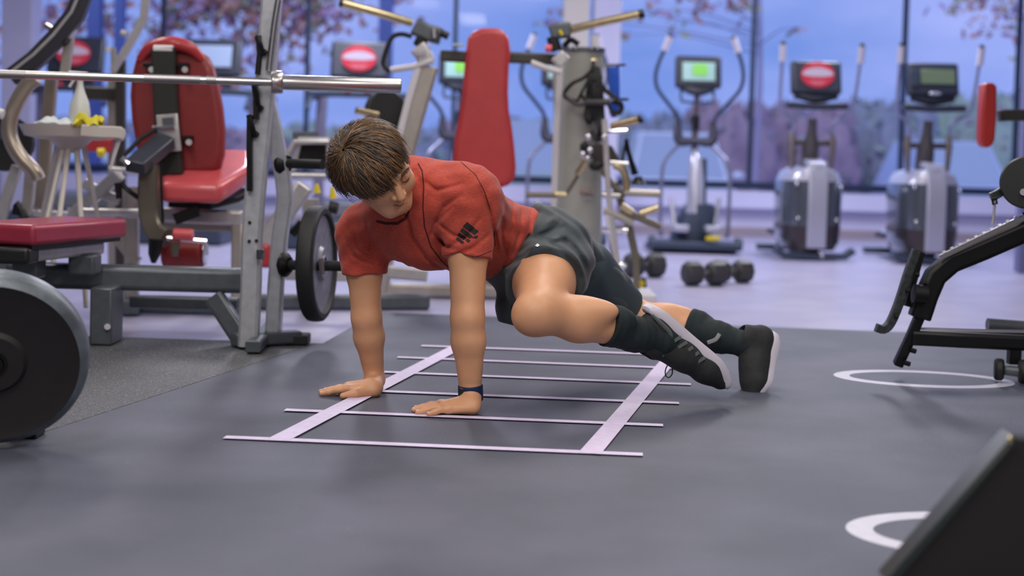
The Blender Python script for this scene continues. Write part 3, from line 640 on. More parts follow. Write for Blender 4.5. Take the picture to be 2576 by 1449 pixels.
T(am, 'grip', [(-10, 282, YA-.3), (8, 288, YA-.3)], .022, M_WHITEP, n=10)
T(am, 'hinge', [(120, 66, YA+.02), (140, 78, YA-.02)], .018, M_CHROMED, n=10)
T(am, 'hinge', [(168, 72, YA+.02), (185, 86, YA+.02)], .028, M_SILVER, n=12)
T(am, 'pivot_arm', [(176, 84, YA+.05), (172, 120, YA+.05), (162, 190, YA+.05)], 1, M_TAN, flat=(.04, .04), up=FW)
T(am, 'black_pivot', [(150, 92, YA-.02), (160, 98, YA+.04)], .035, M_BLACKM, n=14)
T(am, 'disc', [(12, 360, YA+.1), (18, 362, YA+.13)], .13, M_BLACKR, n=28)
T(am, 'base_tube', [(75, 536, YA+.1), (190, 541, YA+.1)], 1, M_WHITEP, flat=(.05, .03), up=(0, 0, 1))
for k in range(5): T(am, 'nut', [(92+k*20, 530-(k % 2)*5, YA+.05), (92+k*20, 522-(k % 2)*5, YA+.05)], .011, M_CHROME, n=8)
YZ = 7.7
zm = thing('lat_machine', 'machine with thin silver arm and red cushion behind the cleaning tray', 'gym machine', to_floor(290, YZ))
T(zm, 'thin_arm', [(368, -10, YZ), (362, 45, YZ), (330, 105, YZ), (285, 180, YZ)], 1, M_SILVER, flat=(.04, .045), up=FW)
T(zm, 'thin_arm_hinge', [(305, 82, YZ), (318, 86, YZ)], .02, M_SILVER, n=10)
mesh_obj('base_rail', MB().beam([to_floor(-60, YA, .045), to_floor(130, YA+.3, .045)], .08, .07), M_STEELD, am, .008)
for px, Y, py in ((0, YA-.1, 555), (64, YA, 540), (100, YA+.3, 540)):
    mesh_obj('leg', MB().beam([P(px, py, Y), to_floor(px, Y, .03)], .05, .05, up=FW), M_STEELD, am)
T(zm, 'rod', [(285, 120, YZ+.1), (287, 200, YZ+.1)], .016, M_TAN, n=10)
T(zm, 'rod_top', [(275, 118, YZ+.1), (275, 130, YZ+.1)], .02, M_WHITEP, n=10)
mesh_obj('rod_post', MB().beam([P(285, 200, YZ+.1), to_floor(285, YZ+.1, .02)], .05, .05, up=FW), M_TAN, zm)
mesh_obj('arm_post', MB().beam([P(304, 150, YZ+.02), to_floor(304, YZ+.02, .02)], .05, .05, up=FW), mat('brown_black_steel', (62, 58, 56), .4, .3), zm)
mesh_obj('dark_shroud', MB().box(P(250, 236, YZ+.1), (.26, .1, .07)), mat('brown_black_steel', (62, 58, 56)), zm, .008)
T(zm, 'red_cushion', [(210, 362, YZ), (284, 366, YZ)], 1, M_RED, flat=(.07, .08), up=(0, 0, 1), bevel=.015)
T(zm, 'yellow_knob', [(247, 384, YZ-.1), (263, 384, YZ-.1)], .024, M_YEL, n=12)
# ---------------- cleaning tray on slender legs, bottle and cloths
YS = 6.0
st = thing('cleaning_stand', 'white tray stand with slender splayed legs holding cleaning things', 'stand', to_floor(190, YS))
wm = mat('off_white_tray', (196, 190, 184), .4)
cpt = P(178, 322, YS)
tr = []
for k, (rx, z) in enumerate(((.12, -.05), (.19, -.035), (.215, .012), (.205, .012), (.18, -.025), (.11, -.03))):
    tr.append([(cpt.x-.0+rx*math.cos(a), cpt.y+rx*.8*math.sin(a), cpt.z+z) for a in [2*math.pi*j/36 for j in range(36)]])
mesh_obj('tray', MB().ring_loft(tr), wm, st)
T(st, 'tray_lip', [(206, 328, YS-.17), (250, 332, YS-.16), (296, 334, YS-.12), (304, 344, YS-.1)], 1, wm, 3, flat=(.035, .05), up=(0, 0, 1))
T(st, 'handle', [(303, 342, YS-.1), (290, 380, YS-.1), (278, 425, YS-.1), (306, 427, YS-.1)], .009, M_WHITEP, n=8)
for (x0, x1, y1, Y1) in ((165, 120, 545, YS-.15), (176, 150, 540, YS-.2), (192, 202, 520, YS-.1), (206, 228, 455, YS+.1), (150, 105, 550, YS+.15)):
    a = P(x0, 345, YS); b = P(x1, y1, Y1); d = (b-a); k = (a.z-RZ)/(a.z-b.z) if a.z > b.z else 1; e = a+d*min(k, 2.4); e.z = max(e.z, RZ)
    mesh_obj('leg', MB().tube([a, lerp(a, e, .5), e], [.013, .011, .010], 8), wm, st)
mesh_obj('hub', MB().lathe([(.02, -.03), (.06, 0), (.09, .025)], cpt+Vector((0, 0, -.075)), (0, 0, 1), 20), wm, st)
sb = thing('spray_bottle', 'white spray bottle standing on the cleaning tray', 'bottle', P(200, 318, YS-.02))
bm_ = mat('milky_bottle', (206, 208, 204), .3); c = P(200, 318, YS-.02)
mesh_obj('bottle_body', MB().lathe([(.02, 0), (.042, .004), (.044, .06), (.038, .10), (.022, .14), (.013, .17), (.012, .19)], c, (0, 0, 1), 24), bm_, sb)
mesh_obj('trigger_head', MB().tube([c+Vector((.03, 0, .215)), c+Vector((-.045, -.01, .222))], [.014, .010], 10).tube([c+Vector((0, 0, .185)), c+Vector((0, 0, .22))], .013, 10), M_WHITEP, sb)
mesh_obj('trigger', MB().tube([c+Vector((-.015, 0, .21)), c+Vector((-.028, 0, .19)), c+Vector((-.045, 0, .165))], .006, 8), M_WHITEP, sb)
def cloth(c, sx, sy, h, m, name, label, seed):
    rnd = random.Random(seed); n = 18; mbx = MB(); ph = [rnd.uniform(0, 6) for _ in range(6)]
    for i in range(n+1):
        for j in range(n+1):
            u, v = i/n*2-1, j/n*2-1; k = max(0, 1-(u*u+v*v)*.5)
            z = h*k*(.5+.5*math.sin(5*u+ph[0]+2*math.sin(3*v+ph[1]))*math.cos(4*v+ph[2]+1.5*u))+.004
            mbx.v.append((c.x+sx*u*(1+.12*math.sin(4*v+ph[3])), c.y+sy*v*(1+.12*math.sin(5*u+ph[4])), c.z+z))
    for i in range(n):
        for j in range(n): a = i*(n+1)+j; mbx.f.append((a, a+1, a+n+2, a+n+1))
    o = mesh_obj(name, mbx, m, origin=c); s = o.modifiers.new('solid', 'SOLIDIFY'); s.thickness = .004
    return tag(o, label, 'cloth')
cloth(P(222, 320, YS-.13), .055, .05, .075, mat('yellow_cloth', (218, 206, 60), .9), 'cleaning_cloth', 'crumpled yellow cleaning cloth by the spray bottle', 2)
cloth(P(140, 316, YS-.05), .075, .06, .04, mat('pale_cloth', (206, 214, 216), .9), 'cleaning_cloth', 'crumpled pale blue cleaning cloth in the tray left of the bottle', 3)
# ============================================================ MIDDLE AND RIGHT MACHINES
YP = 7.5
pm = thing('chest_press_machine', 'plate loaded press machine with tall red bowling-pin shaped back pad', 'gym machine', to_floor(1220, YP+.3))
pad = [(1176, 96), (1190, 78), (1212, 70), (1250, 70), (1268, 76), (1280, 96), (1284, 130), (1280, 170), (1278, 230), (1280, 275), (1288, 320), (1294, 370), (1298, 420), (1296, 448), (1280, 466), (1256, 474), (1225, 476), (1170, 468), (1145, 440), (1138, 400), (1142, 350), (1152, 300), (1160, 250), (1166, 190), (1170, 140)]
outline_pad('back_pad', pad, YP, .1, mat('press_pad_vinyl', (186, 58, 60), .45, 0, .05, 10, .1, 160, coat=.1), pm, .03)
T(pm, 'pad_spine', [(1225, 90, YP+.14), (1225, 470, YP+.14)], 1, M_STEELD, flat=(.08, .06), up=FW)
mesh_obj('main_post', MB().beam([P(1225, 470, YP+.2), to_floor(1225, YP+.25, .05)], .09, .09, up=FW), M_TAN, pm, .008)
mesh_obj('seat', MB().box((P(1200, 560, YP-.15).x, YP-.2, .42), (.3, .36, .08)), M_RED, pm, .025)
T(pm, 'top_beam', [(1108, 140, YP+.12), (1175, 144, YP+.12), (1290, 145, YP+.12), (1400, 150, YP+.12)], 1, mat('olive_black_beam', (70, 68, 64), .4, .4), flat=(.05, .06), up=(0, 0, 1), bevel=.006)
# left arm joint
T(pm, 'joint_block', [(1042, 66, YP), (1075, 82, YP), (1110, 92, YP)], 1, M_STEELD, flat=(.09, .07), up=FW, bevel=.01)
T(pm, 'joint_block', [(1052, 118, YP), (1066, 90, YP)], 1, M_BLACKM, flat=(.06, .07), up=FW, bevel=.01)
T(pm, 'joint_pin', [(1092, 72, YP-.06), (1094, 96, YP-.06)], .016, M_CHROMED, n=10)
T(pm, 'joint_pin', [(1108, 82, YP-.05), (1128, 92, YP-.05)], .02, M_BLACKM, n=10)
T(pm, 'plate_horn', [(862, 8, YP-.1), (950, 32, YP-.06), (1036, 58, YP)], .022, M_BRASS, n=16)
T(pm, 'horn_cap', [(855, 6, YP-.1), (864, 8.5, YP-.1)], .024, M_BLACK, n=16)
T(pm, 'loop_handle', [(1036, 92, YP-.03), (1012, 86, YP-.03), (992, 90, YP-.03), (980, 105, YP-.03), (968, 138, YP-.03), (964, 160, YP-.03), (974, 175, YP-.03), (990, 178, YP-.03)], .013, M_BLACKR, 4, n=10)
T(pm, 'white_grip', [(982, 176, YP-.05), (1040, 168, YP-.05), (1090, 152, YP-.05)], .016, M_WHITEP, n=12)
T(pm, 'silver_bracket', [(1050, 118, YP-.02), (1066, 138, YP-.02), (1074, 160, YP-.02)], 1, M_SILVER, flat=(.09, .06), up=FW, bevel=.012)
for px in (1050, 1065): T(pm, 'bolt', [(px, 134, YP-.07), (px, 134, YP-.09)], .014, M_CHROME, n=10)
T(pm, 'left_upright', [(1076, 165, YP), (1052, 250, YP), (1024, 350, YP), (1004, 440, YP), (985, 540, YP)], 1, M_TAN, flat=(.115, .08), up=FW, bevel=.012)
T(pm, 'upright_edge', [(1052, 170, YP-.05), (1028, 250, YP-.05), (1004, 345, YP-.05), (985, 430, YP-.05)], 1, M_WHITEP, flat=(.035, .02), up=FW)
mesh_obj('left_foot', MB().beam([P(985, 540, YP), to_floor(950, YP, .03)], .11, .08, up=FW), M_TAN, pm)
T(pm, 'stored_plate', [(966, 288, YP+.07), (978, 284, YP+.03)], .125, M_BLACKR, n=32, bevel=.008)
T(pm, 'plate_horn', [(896, 278, YP-.06), (950, 290, YP)], .02, M_BRASS, n=14)
T(pm, 'label_plate', [(1140, 112, YP+.05), (1165, 114, YP+.05)], 1, mat('pale_label', (196, 214, 190), .5), flat=(.05, .01), up=(0, 0, 1))
# right arm joint
T(pm, 'joint_block', [(1384, 84, YP), (1408, 76, YP), (1436, 76, YP)], 1, M_STEELD, flat=(.085, .07), up=FW, bevel=.01)
T(pm, 'joint_block', [(1388, 92, YP), (1400, 128, YP)], 1, M_BLACKM, flat=(.06, .07), up=FW, bevel=.01)
T(pm, 'plate_horn', [(1436, 74, YP), (1520, 54, YP-.06), (1608, 36, YP-.1)], .022, M_BRASS, n=16)
T(pm, 'horn_cap', [(1606, 36.5, YP-.1), (1620, 33.5, YP-.1)], .024, M_BLACK, n=16)
T(pm, 'pink_knob', [(1372, 122, YP-.08), (1388, 122, YP-.08)], .02, mat('pink_knob', (226, 100, 120), .4), n=12)
T(pm, 'white_grip', [(1336, 158, YP-.05), (1370, 170, YP-.05), (1412, 182, YP-.05)], .017, M_WHITEP, n=12)
T(pm, 'silver_bracket', [(1400, 138, YP-.02), (1420, 160, YP-.02)], 1, M_SILVER, flat=(.08, .06), up=FW, bevel=.01)
T(pm, 'arch_tube', [(1418, 118, YP+.05), (1436, 100, YP+.05), (1456, 112, YP+.05)], .016, M_BLACKR, 4, n=10)
T(pm, 'plate_horn', [(1540, 318, YP+.1), (1608, 300, YP)], .021, M_BRASS, n=14)
T(pm, 'horn_cap', [(1607, 300.3, YP), (1615, 298, YP)], .023, M_BLACK, n=14)
T(pm, 'yellow_tag', [(1407, 76, YP-.07), (1414, 88, YP-.07)], .009, M_YEL, n=8)
mesh_obj('base_rail', MB().beam([to_floor(930, YP, .04), to_floor(1440, YP+.1, .04)], .08, .07), M_TAN, pm, .008)
mesh_obj('right_upright', MB().beam([P(1404, 150, YP+.9), to_floor(1420, YP+.95, .03)], .07, .08, up=FW), M_TAN, pm)
# ---------------- pale column with cable attachments
YC = 8.0
cl = thing('cable_column', 'pale grey tall machine column hung with black straps', 'gym machine', to_floor(1470, YC))
cm = mat('pale_sage_grey_shroud', (166, 168, 160), .4, .1)
def col_ring(py, xa, xb, Y, d=.2, n=20):
    a, b = P(xa, py, Y), P(xb, py, Y); c = (a+b)/2; w = (b.x-a.x)/2
    return [Vector((c.x+w*math.copysign(abs(math.cos(t))**.6, math.cos(t)), Y+d/2+d/2*math.copysign(abs(math.sin(t))**.8, math.sin(t)), c.z)) for t in [2*math.pi*k/n for k in range(n)]]
btm = col_ring(700, 1388, 1516, YC)
zf = .03; last = [Vector((p.x, p.y, zf)) for p in btm]
mesh_obj('shroud', MB().ring_loft([col_ring(126, 1414, 1522, YC), col_ring(300, 1405, 1519, YC), col_ring(500, 1396, 1517, YC), last]), cm, cl)
mesh_obj('top_cap', MB().ring_loft([col_ring(128, 1410, 1526, YC-.01, .22), col_ring(118, 1410, 1526, YC-.01, .22)]), M_STEELD, cl)
T(cl, 'side_strip', [(1413, 130, YC-.01), (1400, 320, YC-.01), (1392, 560, YC-.01), (1388, 720, YC-.01)], 1, M_WHITEP, flat=(.035, .03), up=FW)
for px in (1436, 1448, 1488, 1502): T(cl, 'cap_bolt', [(px, 117, YC-.02), (px, 124, YC-.02)], .012, M_CHROME, n=10)
T(cl, 'grip_knob', [(1497, 118, YC+.02), (1494, 90, YC+.02)], .02, M_WHITEP, n=12)
T(cl, 'name_plate', [(1460, 482, YC-.012), (1494, 484, YC-.012)], 1, mat('faded_red_label', (190, 150, 150), .5), flat=(.03, .006), up=(0, 0, 1))
T(cl, 'name_plate_dot', [(1459, 482, YC-.018), (1466, 482.3, YC-.018)], 1, mat('label_red', (200, 60, 60), .5), flat=(.022, .006), up=(0, 0, 1))
T(cl, 'name_plate_line', [(1468, 498, YC-.012), (1488, 499, YC-.012)], 1, M_WHITEP, flat=(.012, .004), up=(0, 0, 1))
mesh_obj('base', MB().box((P(1465, 700, YC).x, YC+.1, .02), (.42, .5, .04)), M_STEELD, cl, .01)
# blue band hanging at right of the column
bs = mesh_obj('exercise_band', MB().tube([P(1544, 164, YC+.05), P(1545, 215, YC+.04), P(1546, 262, YC+.05), P(1543, 296, YC+.05)], [1, 1, .95, .5], flat=(.062, .012), up=FW), mat('bright_blue_band', (22, 88, 206), .6), origin=P(1544, 296, YC+.05), bevel=.002)
tag(bs, 'bright blue exercise band hanging right of the pale column', 'exercise band')
# attachment rack
ar = thing('attachment_rack', 'metal rack tree of chrome pegs and bars beside the pale column', 'rack', to_floor(1580, YC-.3))
YQ = YC-.35
om = mat('olive_tube', (118, 112, 96), .4, .5)
T(ar, 'spine_post', [(1520, 300, YQ), (1530, 480, YQ), (1545, 600, YQ), (1560, 720, YQ)], 1, M_SILVER, flat=(.03, .035), up=FW)
T(ar, 'rear_post', [(1545, 460, YQ+.1), (1580, 560, YQ+.1), (1600, 650, YQ+.1)], 1, om, flat=(.04, .035), up=FW)
T(ar, 'peg', [(1520, 165, YQ+.3), (1572, 163, YQ+.1)], .008, M_CHROME, n=8)
T(ar, 'peg', [(1520, 250, YQ+.3), (1580, 250, YQ+.1)], .008, M_CHROME, n=8)
T(ar, 'peg', [(1525, 330, YQ+.2), (1580, 328, YQ+.1)], .012, M_CHROME, n=8)
T(ar, 'cross_bar', [(1322, 490, YQ), (1420, 492, YQ), (1430, 480, YQ), (1480, 400, YQ-.05)], .011, om, n=10)
T(ar, 'bar_grip', [(1322, 490, YQ), (1400, 491, YQ)], .015, om, n=10)
T(ar, 'bar_grip', [(1452, 438, YQ-.03), (1474, 404, YQ-.05)], .02, M_BRASS, n=12)
T(ar, 'bar_tip', [(1395, 488, YQ), (1425, 490, YQ)], .016, M_BRASS, n=10)
T(ar, 'bar', [(1512, 425, YQ), (1545, 470, YQ), (1575, 492, YQ)], .016, om, n=10)
T(ar, 'bar', [(1570, 484, YQ), (1660, 488, YQ)], .020, M_TAN, n=12)
T(ar, 'bar', [(1515, 490, YQ), (1560, 492, YQ)], .017, M_CHROMED, n=12)
T(ar, 'hook_bar', [(1545, 415, YQ), (1565, 425, YQ), (1575, 450, YQ), (1576, 480, YQ)], .021, M_BRASS, 4, n=12)
T(ar, 'bar', [(1535, 410, YQ), (1580, 414, YQ)], .014, M_SILVER, n=10)
T(ar, 'bar', [(1520, 530, YQ), (1560, 545, YQ), (1592, 562, YQ)], .021, M_TAN, n=12)
T(ar, 'bar', [(1562, 520, YQ), (1600, 545, YQ), (1660, 570, YQ)], .019, om, n=12)
T(ar, 'bar_tip', [(1562, 518, YQ), (1590, 536, YQ)], .022, M_BRASS, n=12)
T(ar, 'bar', [(1610, 538, YQ), (1655, 522, YQ)], .021, M_BRASS, n=12)
T(ar, 'peg', [(1515, 578, YQ), (1574, 578, YQ)], .017, M_CHROME, n=10)
T(ar, 'peg_end', [(1566, 578, YQ), (1578, 579, YQ)], .024, M_CHROME, n=12)
T(ar, 'peg', [(1505, 660, YQ), (1560, 664, YQ), (1575, 670, YQ)], .016, M_CHROME, n=10)
T(ar, 'strut', [(1525, 520, YQ), (1550, 640, YQ), (1560, 700, YQ)], 1, M_WHITEP, flat=(.035, .03), up=FW)
T(ar, 'strut', [(1536, 590, YQ+.05), (1545, 660, YQ+.05)], .014, om, n=8)
for k, (px, py, m_) in enumerate(((1480, 345, M_CHROME), (1520, 345, M_CHROME), (1484, 378, M_CHROME), (1466, 388, M_CHROME), (1478, 398, M_CHROME))):
    o = mesh_obj('carabiner', MB().sphere(P(px, py, YQ-.06), .016, 8), m_, ar)
mesh_obj('base', MB().box((P(1560, 700, YQ).x, YQ, .03), (.36, .4, .05)), M_WHITEP, ar, .01)
mesh_obj('post_foot', MB().beam([P(1560, 716, YQ), Vector((P(1560, 716, YQ).x, YQ, .04))], .03, .03, up=FW), M_SILVER, ar)
mesh_obj('post_foot', MB().beam([P(1600, 648, YQ+.1), Vector((P(1604, 648, YQ+.1).x, YQ+.1, .04))], .035, .03, up=FW), om, ar)
# black straps and handles
sk = thing('strap_bundle', 'bundle of black nylon straps and grips hanging on the pale column', 'strap', P(1490, 165, YC-.12))
Ys = YC-.12
for pts, w in (([(1492, 150), (1490, 175), (1470, 195), (1440, 210), (1421, 232), (1424, 246), (1450, 256)], .022), ([(1492, 170), (1500, 200), (1520, 225), (1552, 250), (1564, 270), (1555, 285), (1535, 280)], .028),
               ([(1495, 165), (1486, 200), (1480, 250), (1478, 300)], .035), ([(1500, 170), (1508, 215), (1512, 280), (1516, 330)], .04), ([(1490, 180), (1470, 220), (1452, 256)], .015),
               ([(1505, 190), (1500, 230), (1496, 300)], .05), ([(1462, 240), (1475, 252), (1485, 240)], .02), ([(1478, 262), (1472, 290), (1482, 310), (1492, 296)], .02), ([(1530, 262), (1542, 285), (1560, 280)], .02),
               ([(1488, 330), (1500, 350), (1520, 345)], .03), ([(1476, 360), (1466, 372), (1480, 385)], .035), ([(1500, 300), (1510, 320), (1508, 345)], .035)):
    T(sk, 'strap', [(x, y, Ys-.02*(i % 2)) for i, (x, y) in enumerate(pts)], 1, M_BLACKR, 4, flat=(w, .014), up=FW)
T(sk, 'grip', [(1473, 258, Ys-.05), (1536, 258, Ys-.05)], .017, mat('grey_black_grip', (62, 58, 62), .6), n=14)
T(sk, 'side_handle', [(1425, 244, Ys-.04), (1448, 262, Ys-.05), (1470, 262, Ys-.05)], .012, mat('grey_black_grip', (62, 58, 62)), 3, n=10)
T(sk, 'top_clip', [(1488, 152, Ys), (1500, 150, Ys), (1496, 142, Ys)], .01, M_BRASS, n=8)
T(sk, 'side_ring', [(1540, 255, Ys), (1560, 262, Ys), (1562, 280, Ys), (1545, 286, Ys)], .014, M_BLACKR, 4, n=10)
mesh_obj('dark_pouch', MB().prism([P(1478, 370, Ys-.02), P(1500, 360, Ys-.02), P(1540, 366, Ys-.02), P(1562, 408, Ys-.02), P(1500, 420, Ys-.02)], (0, .05, 0)), mat('brown_black_pouch', (64, 58, 58), .7), sk, .012)
mesh_obj('ball_grip', MB().sphere(P(1500, 418, Ys-.05), .035, 10, (1.2, 1, .8)), M_BLACKR, sk)
mesh_obj('ball_grip', MB().sphere(P(1470, 368, Ys-.05), .025, 8), M_BLACKR, sk)
T(sk, 'hanging_lever', [(1575, 350, Ys), (1582, 385, Ys), (1598, 440, Ys)], [.012, .012, .02], M_BLACKM, n=8)
mesh_obj('foot_cup', MB().lathe([(.02, .04), (.03, .02), (.05, 0)], P(1605, 462, Ys), (0, 0, 1), 14), M_BLACKM, sk)
T(sk, 'hanging_cord', [(1566, 405, Ys), (1576, 350, Ys)], .008, M_BLACKM, n=6)
# ---------------- dumbbells on the floor
dm = mat('dark_hex_rubber', (58, 58, 60), .5, 0, .1, 20, .1, 60)
def dumbbell(px0, px1, py, Y, R, label, rollang=.2):
    a = G(px0, py, R); a = Vector((P(px0, 680, Y).x, Y, R)); b = Vector((P(px1, 680, Y).x, Y+.05*(1 if px1 > px0 else -1), R))
    d = (b-a).normalized(); t = thing('dumbbell', label, 'dumbbell', ((a+b)/2).x and Vector(((a.x+b.x)/2, (a.y+b.y)/2, 0)), 'dumbbells on the floor')
    mesh_obj('handle', MB().tube([a, b], .017, 12), M_CHROMED, t)
    for q, s in ((a, -1), (b, 1)):
        mesh_obj('head', MB().lathe([(R*.72, -.058), (R*.98, -.04), (R*.98, .04), (R*.72, .058)], q, d, 8), dm, t, .006)
    return t
YD = 8.9
dumbbell(1594, 1650, 0, YD+.25, .082, 'dark dumbbell lying against the foot of the attachment rack')
dumbbell(1742, 1804, 0, YD-.25, .078, 'dark dumbbell with its heads nearly touching, middle of the floor row')
dumbbell(1812, 1872, 0, YD+.0, .076, 'dark dumbbell with bare chrome handle showing, rightmost of the floor row')
# ---------------- yellow and black floor stand
yw = thing('floor_stopper', 'yellow and black striped rubber stopper on the floor behind the legs', 'floor stopper', to_floor(1605, 8.0, RZ))
mesh_obj('body', MB().prism([to_floor(1586, 8.0, RZ), to_floor(1630, 8.0, RZ), P(1626, 700, 8.0), P(1600, 702, 8.0)], (0, .12, 0)), M_BLACKR, yw, .01)
T(yw, 'yellow_stripe', [(1597, 746, 7.985), (1614, 706, 7.985)], 1, M_YEL, flat=(.045, .02), up=FW, bevel=.006)
T(yw, 'yellow_stripe', [(1619, 752, 7.985), (1626, 738, 7.985)], 1, M_YEL, flat=(.03, .02), up=FW, bevel=.006)

# ============================================================ CARDIO ROW
m_con = mat('dark_console_plastic', (50, 56, 72), .4)
m_dkb = mat('dark_blue_grey_plastic', (60, 72, 92), .45, .1)
m_arm = mat('blue_grey_handlebar', (70, 84, 108), .4, .3)
m_grip = mat('white_rubber_grip', (214, 210, 228), .4)
m_scr_g = mat('green_lcd_screen', (120, 190, 84), .3, emit=.55)
m_scr_o = mat('olive_lcd_screen', (96, 112, 92), .3, emit=.25)
m_scr_w = mat('pale_screen_panel', (150, 190, 190), .3, emit=.4)
m_sr = mat('red_oval_sticker', (232, 62, 84), .4)
m_sw = mat('white_sticker_band', (222, 210, 232), .4)
m_sil = mat('pale_silver_plastic', (188, 190, 208), .25, .35)
m_mirr = mat('glossy_grey_shroud', (96, 104, 116), .12, .5, coat=.6)
m_brown = mat('dark_brown_shroud', (58, 50, 56), .3)
def sticker(root, c, w, h):
    """red oval with a white band, facing the room"""
    n = 32; mbx = MB(); mbx.prism([Vector((c[0]+w/2*math.cos(2*math.pi*i/n), c[1], c[2]+h/2*math.sin(2*math.pi*i/n))) for i in range(n)], (0, .006, 0))
    st_ = mesh_obj('oval_sign', mbx, m_sr, root)
    pts = []
    for i in range(13):
        x = -1+2*i/12; x *= .92; pts.append(Vector((c[0]+w/2*x, c[1]-.003, c[2]+.02*h+h*.24*(1-abs(x)**3))))
    for i in range(13):
        x = 1-2*i/12; x *= .92; pts.append(Vector((c[0]+w/2*x, c[1]-.003, c[2]+.02*h-h*.10*(1-abs(x)**3))))
    mesh_obj('white_band', MB().prism(pts, (0, .004, 0)), m_sw, st_)
    for dz, ww in ((.33, .36), (-.27, .5), (-.36, .34)): mesh_obj('faded_print_line', MB().box((c[0], c[1]-.001, c[2]+dz*h), (w*ww, .004, h*.05)), mat('pink_faded_print', (236, 150, 170), .5), st_)
    return st_
def elliptical_b(root):
    """drum-type cross trainer in its own coordinates, back towards the viewer"""
    O = Vector(root['_base'])
    def V(x, z, y=0): return O+Vector((x, y, z))
    def TT(name, pts, r, m, smooth=0, n=10, flat=None, up=None, bevel=0, par=None): return mesh_obj(name, MB().tube([V(*p) for p in pts], r, n, smooth, flat, up), m, par or root, bevel)
    # base
    TT('base_bar', [(-.31, .085), (-.24, .035), (0, .03), (.24, .035), (.31, .085)], 1, m_dkb, flat=(.12, .05), up=(0, 0, 1), bevel=.01)
    TT('rear_foot', [(0, .06, .1), (0, .06, 1.0)], 1, m_dkb, flat=(.12, .08), up=(0, 0, 1))
    TT('rear_foot_bar', [(-.28, .04, 1.0), (.28, .04, 1.0)], 1, m_dkb, flat=(.1, .05), up=(0, 0, 1))
    mesh_obj('base_bolt', MB().sphere(V(.05, .04, -.07), .022, 8), M_CHROME, root)
    # drum: two rounded lobes
    prof = [(.08, .20), (.14, .235), (.30, .245), (.50, .25), (.62, .24), (.69, .205), (.72, .15), (.735, .06)]
    rings = []
    for z, hw in prof: rings.append([V(hw*math.copysign(abs(math.cos(t))**.55, math.cos(t)), z, .32+.36*math.copysign(abs(math.sin(t))**.7, math.sin(t))) for t in [2*math.pi*k/28 for k in range(28)]])
    mesh_obj('drum_housing', MB().ring_loft(rings), m_mirr, root)
    mesh_obj('drum_top', MB().ring_loft([[p+Vector((0, -.006, 0.004)) for p in r] for r in rings[4:]]), m_sil, root)
    lo = [[V(hw*1.004*math.copysign(abs(math.cos(t))**.55, math.cos(t)), z, .318+.362*math.copysign(abs(math.sin(t))**.7, math.sin(t))) for t in [2*math.pi*k/28 for k in range(28)]] for z, hw in ((.078, .198), (.14, .232), (.27, .243))]
    mesh_obj('drum_lower_cover', MB().ring_loft(lo), m_brown, root)
    TT('centre_stripe', [(0, .10, -.065), (0, .35, -.075), (0, .62, -.07), (0, .755, .0), (0, .775, .15)], 1, m_sil, 0, flat=(.05, .15), up=(1, 0, 0), bevel=.012)
    for x, z in ((-.16, .60), (.19, .58), (-.14, .33), (.16, .32)): mesh_obj('cover_screw', MB().sphere(V(x, z, -.035), .016, 6), M_CHROME, root)
    # mast
    TT('mast', [(0, .74, .3), (0, .9, .27), (0, 1.02, .24), (0, 1.13, .22)], [.075, .07, .04, .035], mat('dark_taupe_mast', (92, 88, 92), .4, .2), 3, n=14)
    TT('crank_bar', [(-.19, .93, .25), (.19, .93, .25)], 1, mat('dark_taupe_mast', (92, 88, 92)), flat=(.04, .05), up=(0, 0, 1), bevel=.008)
    for s in (-1, 1):
        TT('arm_link', [(s*.16, 1.02, .22), (s*.165, .93, .2), (s*.155, .70, .2)], [.02, .028, .016], mat('taupe_link', (120, 112, 112), .4, .3), n=10)
        a = TT('moving_arm', [(s*.165, 1.0, .2), (s*.16, 1.08, .18), (s*.22, 1.14, .14), (s*.285, 1.20, .1), (s*.30, 1.34, .05), (s*.305, 1.5, 0), (s*.31, 1.66, -.05)], .0135, mat('pale_blue_arm', (150, 156, 190), .35, .3), 4)
        TT('arm_grip', [(s*.306, 1.56, -.03), (s*.31, 1.69, -.055)], .026, m_grip, n=14, par=a)
        TT('grip_cap', [(s*.31, 1.69, -.055), (s*.3105, 1.715, -.058)], [.024, .014], M_BLACK, n=12, par=a)
        TT('pedal_arm', [(s*.15, .12, .2), (s*.15, .2, .9)], .022, m_sil)
        mesh_obj('pedal', MB().box(V(s*.15, .18, .75), (.13, .36, .04)), M_BLACK, root, .012)
    # console
    mesh_obj('console', MB().box(V(0, 1.445, .16), (.40, .09, .27), Matrix.Rotation(-.25, 3, 'X')), m_con, root, .025)
    TT('console_chin', [(-.17, 1.31, .15), (0, 1.28, .13), (.17, 1.31, .15)], [.03, .04, .03], m_con, 3)
    TT('reading_tray', [(-.24, 1.225, .1), (0, 1.215, .1), (.24, 1.225, .1)], 1, m_con, flat=(.13, .05), up=(0, 0, 1), bevel=.01)
    return V
s2 = F_PX/11.25
e2 = thing('cross_trainer', 'cross trainer with red oval sign on its console', 'cross trainer', to_floor(2045, 11.25, .002), 'cross trainers by the windows')
V2 = elliptical_b(e2)
e3 = copy_tree(e2); e3.location = to_floor(2341, 11.1, .002); e3['label'] = 'cross trainer with bare grey console, rightmost of the row by the windows'
sticker(e2, V2(0, 1.47, .085), .265, .205)
def on3(x, z, y): return Vector(e3.location)+Vector((x, y, z))
e3['_base'] = list(e3.location)
mesh_obj('screen', MB().box(on3(.03, 1.47, .112), (.27, .012, .12), Matrix.Rotation(-.25, 3, 'X')), m_scr_o, e3, .004)
mesh_obj('key_panel', MB().box(on3(-.15, 1.46, .108), (.06, .012, .14), Matrix.Rotation(-.25, 3, 'X')), m_dkb, e3, .004)
